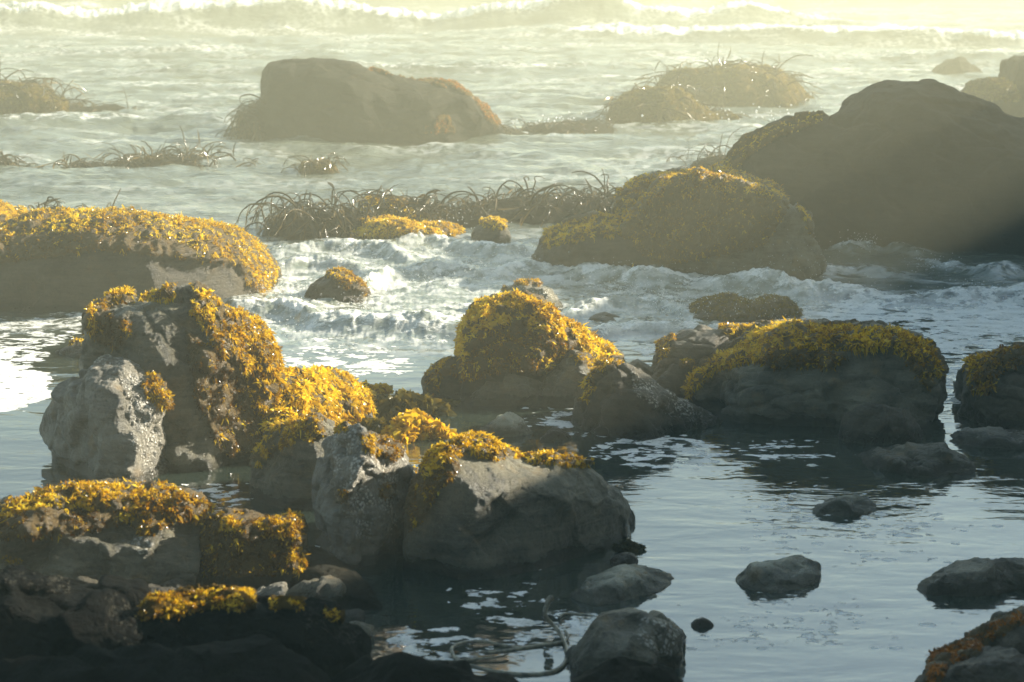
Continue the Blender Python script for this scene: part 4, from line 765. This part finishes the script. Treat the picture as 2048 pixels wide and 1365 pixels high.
bed('thin reef of kelp just breaking the surface right of the far boulder', [(1010, 272), (1060, 255), (1120, 248), (1190, 245), (1230, 262)], [(1010, 278), (1120, 282), (1230, 272)], 2.5, [(1010, 275), (1040, 235), (1230, 235), (1230, 270)], 110, 311, L=(0.4, 1.0), rad=0.014, hero=3, vox=0.04, e0=(0, 45))
bed('sparse thin kelp left of the largest dark rock', [(1365, 345), (1400, 328), (1450, 315), (1490, 320), (1500, 345)], [(1365, 352), (1500, 355)], 1.4, [(1365, 350), (1380, 300), (1500, 290), (1500, 350)], 60, 312, L=(0.5, 1.2), rad=0.011, hero=8)
far = bpy.data.objects.get('far_boulder')
add_kelp(far, [(470, 290), (480, 230), (525, 195), (545, 215), (530, 290)], 90, (0.4, 1.0), 0.016, seed=320, hero=10, az=math.pi, e0=(-10, 60), e1=(-80, -40))
add_kelp(far, [(930, 190), (1000, 250), (1040, 285), (960, 280)], 26, (0.3, 0.8), 0.012, seed=321, hero=3)
reef = bpy.data.objects.get('reef_rock')
# ---- the stranded hose of bull kelp
def spline(pts, n):
    pts = np.array(pts, float); P = np.concatenate([[2 * pts[0] - pts[1]], pts, [2 * pts[-1] - pts[-2]]]); out = []
    m = max(2, n // (len(pts) - 1))
    for i in range(len(pts) - 1):
        a, b, c, d = P[i:i + 4]
        for t in np.linspace(0, 1, m, endpoint=False):
            out.append(0.5 * (2 * b + (c - a) * t + (2 * a - 5 * b + 4 * c - d) * t * t + (3 * b - a - 3 * c + d) * t ** 3))
    out.append(pts[-1]); return np.array(out)
def on_water(pts):
    r = []
    for p in pts:
        z = p[2] if len(p) > 2 else 0.004; x, y = ground(p[0], p[1], z); r.append((float(x), float(y), z))
    return r
hose = bpy.data.objects.new('kelp_hose', None); C.objects.link(hose); hx, hy = ground(1000, 1300); hose.location = (float(hx), float(hy), 0)
tag(hose, 'looped pale kelp hose stranded in the pool with its cut end raised', 'kelp')
H0 = np.array(hose.location)
def hose_part(name, pts, r0, r1):
    P = spline(on_water(pts), 60); V, F = tubes([P], [0.75 * np.linspace(r0, r1, len(P)) * (1 + 0.08 * np.sin(np.arange(len(P)) * 1.3))], 10)
    link(name, mesh_np(name, V - H0, F), M['hose'], parent=hose)
hose_part('stem', [(1094, 1212, 0.16), (1090, 1222, 0.14), (1092, 1236, 0.10), (1108, 1252, 0.05), (1122, 1270, 0.02), (1134, 1300, 0.012), (1132, 1322, 0.008), (1110, 1342, 0.006), (1060, 1350, 0.004), (1000, 1345, 0.002), (950, 1335, 0.0), (915, 1322, 0.004), (904, 1305, 0.02), (906, 1294, 0.03), (930, 1285, 0.03), (970, 1284, 0.02), (1000, 1290, 0.008), (1040, 1296, 0.0), (1080, 1290, -0.004)], 0.019, 0.012)
hose_part('cut_end', [(1103, 1196, 0.20), (1096, 1203, 0.19), (1094, 1213, 0.16)], 0.026, 0.020)
hose_part('branch', [(1130, 1262, 0.03), (1136, 1275, 0.02), (1120, 1285, 0.01), (1060, 1294, 0.004), (1000, 1304, 0.002), (960, 1306, 0.0)], 0.012, 0.015)
hose_part('branch', [(1118, 1235, 0.01), (1128, 1228, 0.01), (1150, 1228, 0.004), (1180, 1232, 0.002), (1210, 1236, -0.004)], 0.010, 0.006)
hose_part('branch', [(905, 1310, 0.01), (918, 1322, 0.015), (880, 1322, 0.004), (820, 1320, 0.003), (770, 1311, -0.002)], 0.011, 0.005)
hose_part('branch', [(915, 1322, 0.01), (960, 1318, 0.012), (1000, 1314, 0.016), (1016, 1308, 0.02)], 0.012, 0.007)

# ------------------------------------------------------------------ spray over the surf, plus far drops added as sun sparkle
def spray():
    rs = np.random.RandomState(5); P = []; S = []
    for cx, cy, rx, h, n, s in [(640, 640, 160, 0.10, 420, .006), (1230, 560, 140, 0.18, 420, .006), (980, 560, 80, 0.25, 260, .006), (1640, 596, 160, 0.10, 300, .006), (800, 520, 160, 0.15, 300, .006), (2000, 596, 120, 0.12, 200, .006), (1050, 548, 30, 0.22, 260, .006), (1480, 640, 150, 0.35, 700, .005), (1330, 630, 80, 0.25, 380, .006), (1560, 560, 120, 0.5, 300, .005), (700, 600, 80, 0.15, 260, .006),
                             (860, 560, 120, 0.15, 260, .006), (1720, 505, 40, 0.2, 260, .007), (560, 600, 60, 0.2, 220, .006), (1120, 500, 60, 0.3, 260, .005), (1250, 600, 70, 0.2, 300, .006), (1870, 540, 60, 0.15, 120, .006),
                             (1440, 250, 170, 0.35, 160, .024), (1130, 262, 90, 0.25, 110, .024), (1500, 175, 90, 0.3, 60, .026), (1400, 160, 80, 0.9, 40, .024), (230, 235, 60, 0.2, 50, .018), (880, 262, 90, 0.3, 50, .02), (900, 455, 120, 0.25, 90, .007)]:  # larger drops here stand for sun glints around the far kelp mounds
        gx, gy = ground(cx, cy); w = rx * float(gy) / FP
        P.append(np.stack([gx + rs.normal(0, w * 0.5, n), gy + rs.normal(0, w * 0.5, n), 0.02 + np.abs(rs.normal(0, h * 0.55, n))], 1)); S.append(s * rs.uniform(0.4, 1.1, n))
    P = np.concatenate(P); S = np.concatenate(S)
    O = np.array([(1, 0, 0), (0, 1, 0), (-1, 0, 0), (0, -1, 0), (0, 0, 1.2), (0, 0, -1.2)]); T = np.array([(0, 1, 4), (1, 2, 4), (2, 3, 4), (3, 0, 4), (1, 0, 5), (2, 1, 5), (3, 2, 5), (0, 3, 5)])
    V = (P[:, None, :] + O[None] * S[:, None, None]).reshape(-1, 3); F = (np.arange(len(P))[:, None, None] * 6 + T[None]).reshape(-1, 3)
    o = link('spray', mesh_np('spray', V, F), M['drop']); tag(o, 'fine white spray over the surf, with larger far drops standing in for sun glints', 'spray', kind='stuff')
spray()

sea = build_sea()
# unseen headland and bluff behind the viewer, shaped to shade near air and rocks
def shade_headland():
    xs = np.linspace(7, 34, 150); ys = np.linspace(1, 38, 190); X, Y = np.meshgrid(xs, ys); n = X.size
    P = np.stack([X.ravel(), Y.ravel(), np.zeros(n)], 1)
    H = np.interp(P[:, 1] + 0.5 * noise3(P * 0.5, 12), [0, 13.8, 15, 16, 17.6, 20, 22, 24, 26.5, 28, 29.3, 31, 34, 36], [9.4, 9.4, 5.7, 5.7, 5.3, 4.9, 4.1, 4.9, 4.7, 4.5, 6.0, 5.2, 3.6, 0.2])  # heights set by the shadow wanted on the pool and near air
    e = sstep(9.0, 11.6, P[:, 0] + 0.9 * noise3(P * 0.35, 8)) * sstep(1.2, 3, P[:, 1]) * sstep(33.5, 31, P[:, 0])
    P[:, 2] = -0.6 + (H + 0.6) * e * (1 + 0.05 * ridged(P * 0.6, 4, 10)) + 0.2 * e * ridged(P * 0.25, 3, 14)
    P[:, 2] = np.minimum(P[:, 2], 10.4)
    idx = np.arange(n).reshape(X.shape); F = np.stack([idx[:-1, :-1], idx[:-1, 1:], idx[1:, 1:], idx[1:, :-1]], -1).reshape(-1, 4)
    o = link('shade_headland', mesh_np('shade_headland', P, F), M['rock']); tag(o, kind='structure')
shade_headland()
def shade_bluff():
    xs = np.linspace(-60, 60, 121); ys = np.linspace(-15.5, -1.5, 30); X, Y = np.meshgrid(xs, ys); n = X.size
    P = np.stack([X.ravel(), Y.ravel(), np.zeros(n)], 1); t = np.clip((-1.5 - P[:, 1]) / 9.0, 0, 1)
    P[:, 2] = -0.6 + 9.5 * t ** 0.8 * (1 + 0.12 * fbm(P * 0.15, 4, 3)) + 0.5 * ridged(P * 0.5, 4, 5) * t
    idx = np.arange(n).reshape(X.shape); F = np.stack([idx[:-1, :-1], idx[:-1, 1:], idx[1:, 1:], idx[1:, :-1]], -1).reshape(-1, 4)
    o = link('shore', mesh_np('shore', P, F), M['rock']); tag(o, kind='structure')  # unseen bluff added to keep sky light off the rock fronts
shade_bluff()

#END#
# ------------------------------------------------------------------ haze
if HAZE_DENSITY > 0:
    x, y0, y1, z0, z1 = 400, -16, 470, -2.5, HAZE_TOP
    vs = [(-x, y0, z0), (x, y0, z0), (x, y1, z0), (-x, y1, z0), (-x, y0, z1), (x, y0, z1), (x, y1, z1), (-x, y1, z1)]
    m = bpy.data.meshes.new('haze'); m.from_pydata(vs, [], [(3, 2, 1, 0), (4, 5, 6, 7), (0, 1, 5, 4), (1, 2, 6, 5), (2, 3, 7, 6), (3, 0, 4, 7)]); m.update()
    s = N('haze'); pv = s.n('ShaderNodeVolumePrincipled'); pv.inputs['Color'].default_value = (0.97, 0.95, 0.67, 1)
    pv.inputs['Density'].default_value = HAZE_DENSITY; pv.inputs['Anisotropy'].default_value = 0.34
    s.t.links.new(pv.outputs[0], s.out.inputs[1])
    h = link('haze', m, s.m); tag(h, kind='stuff')
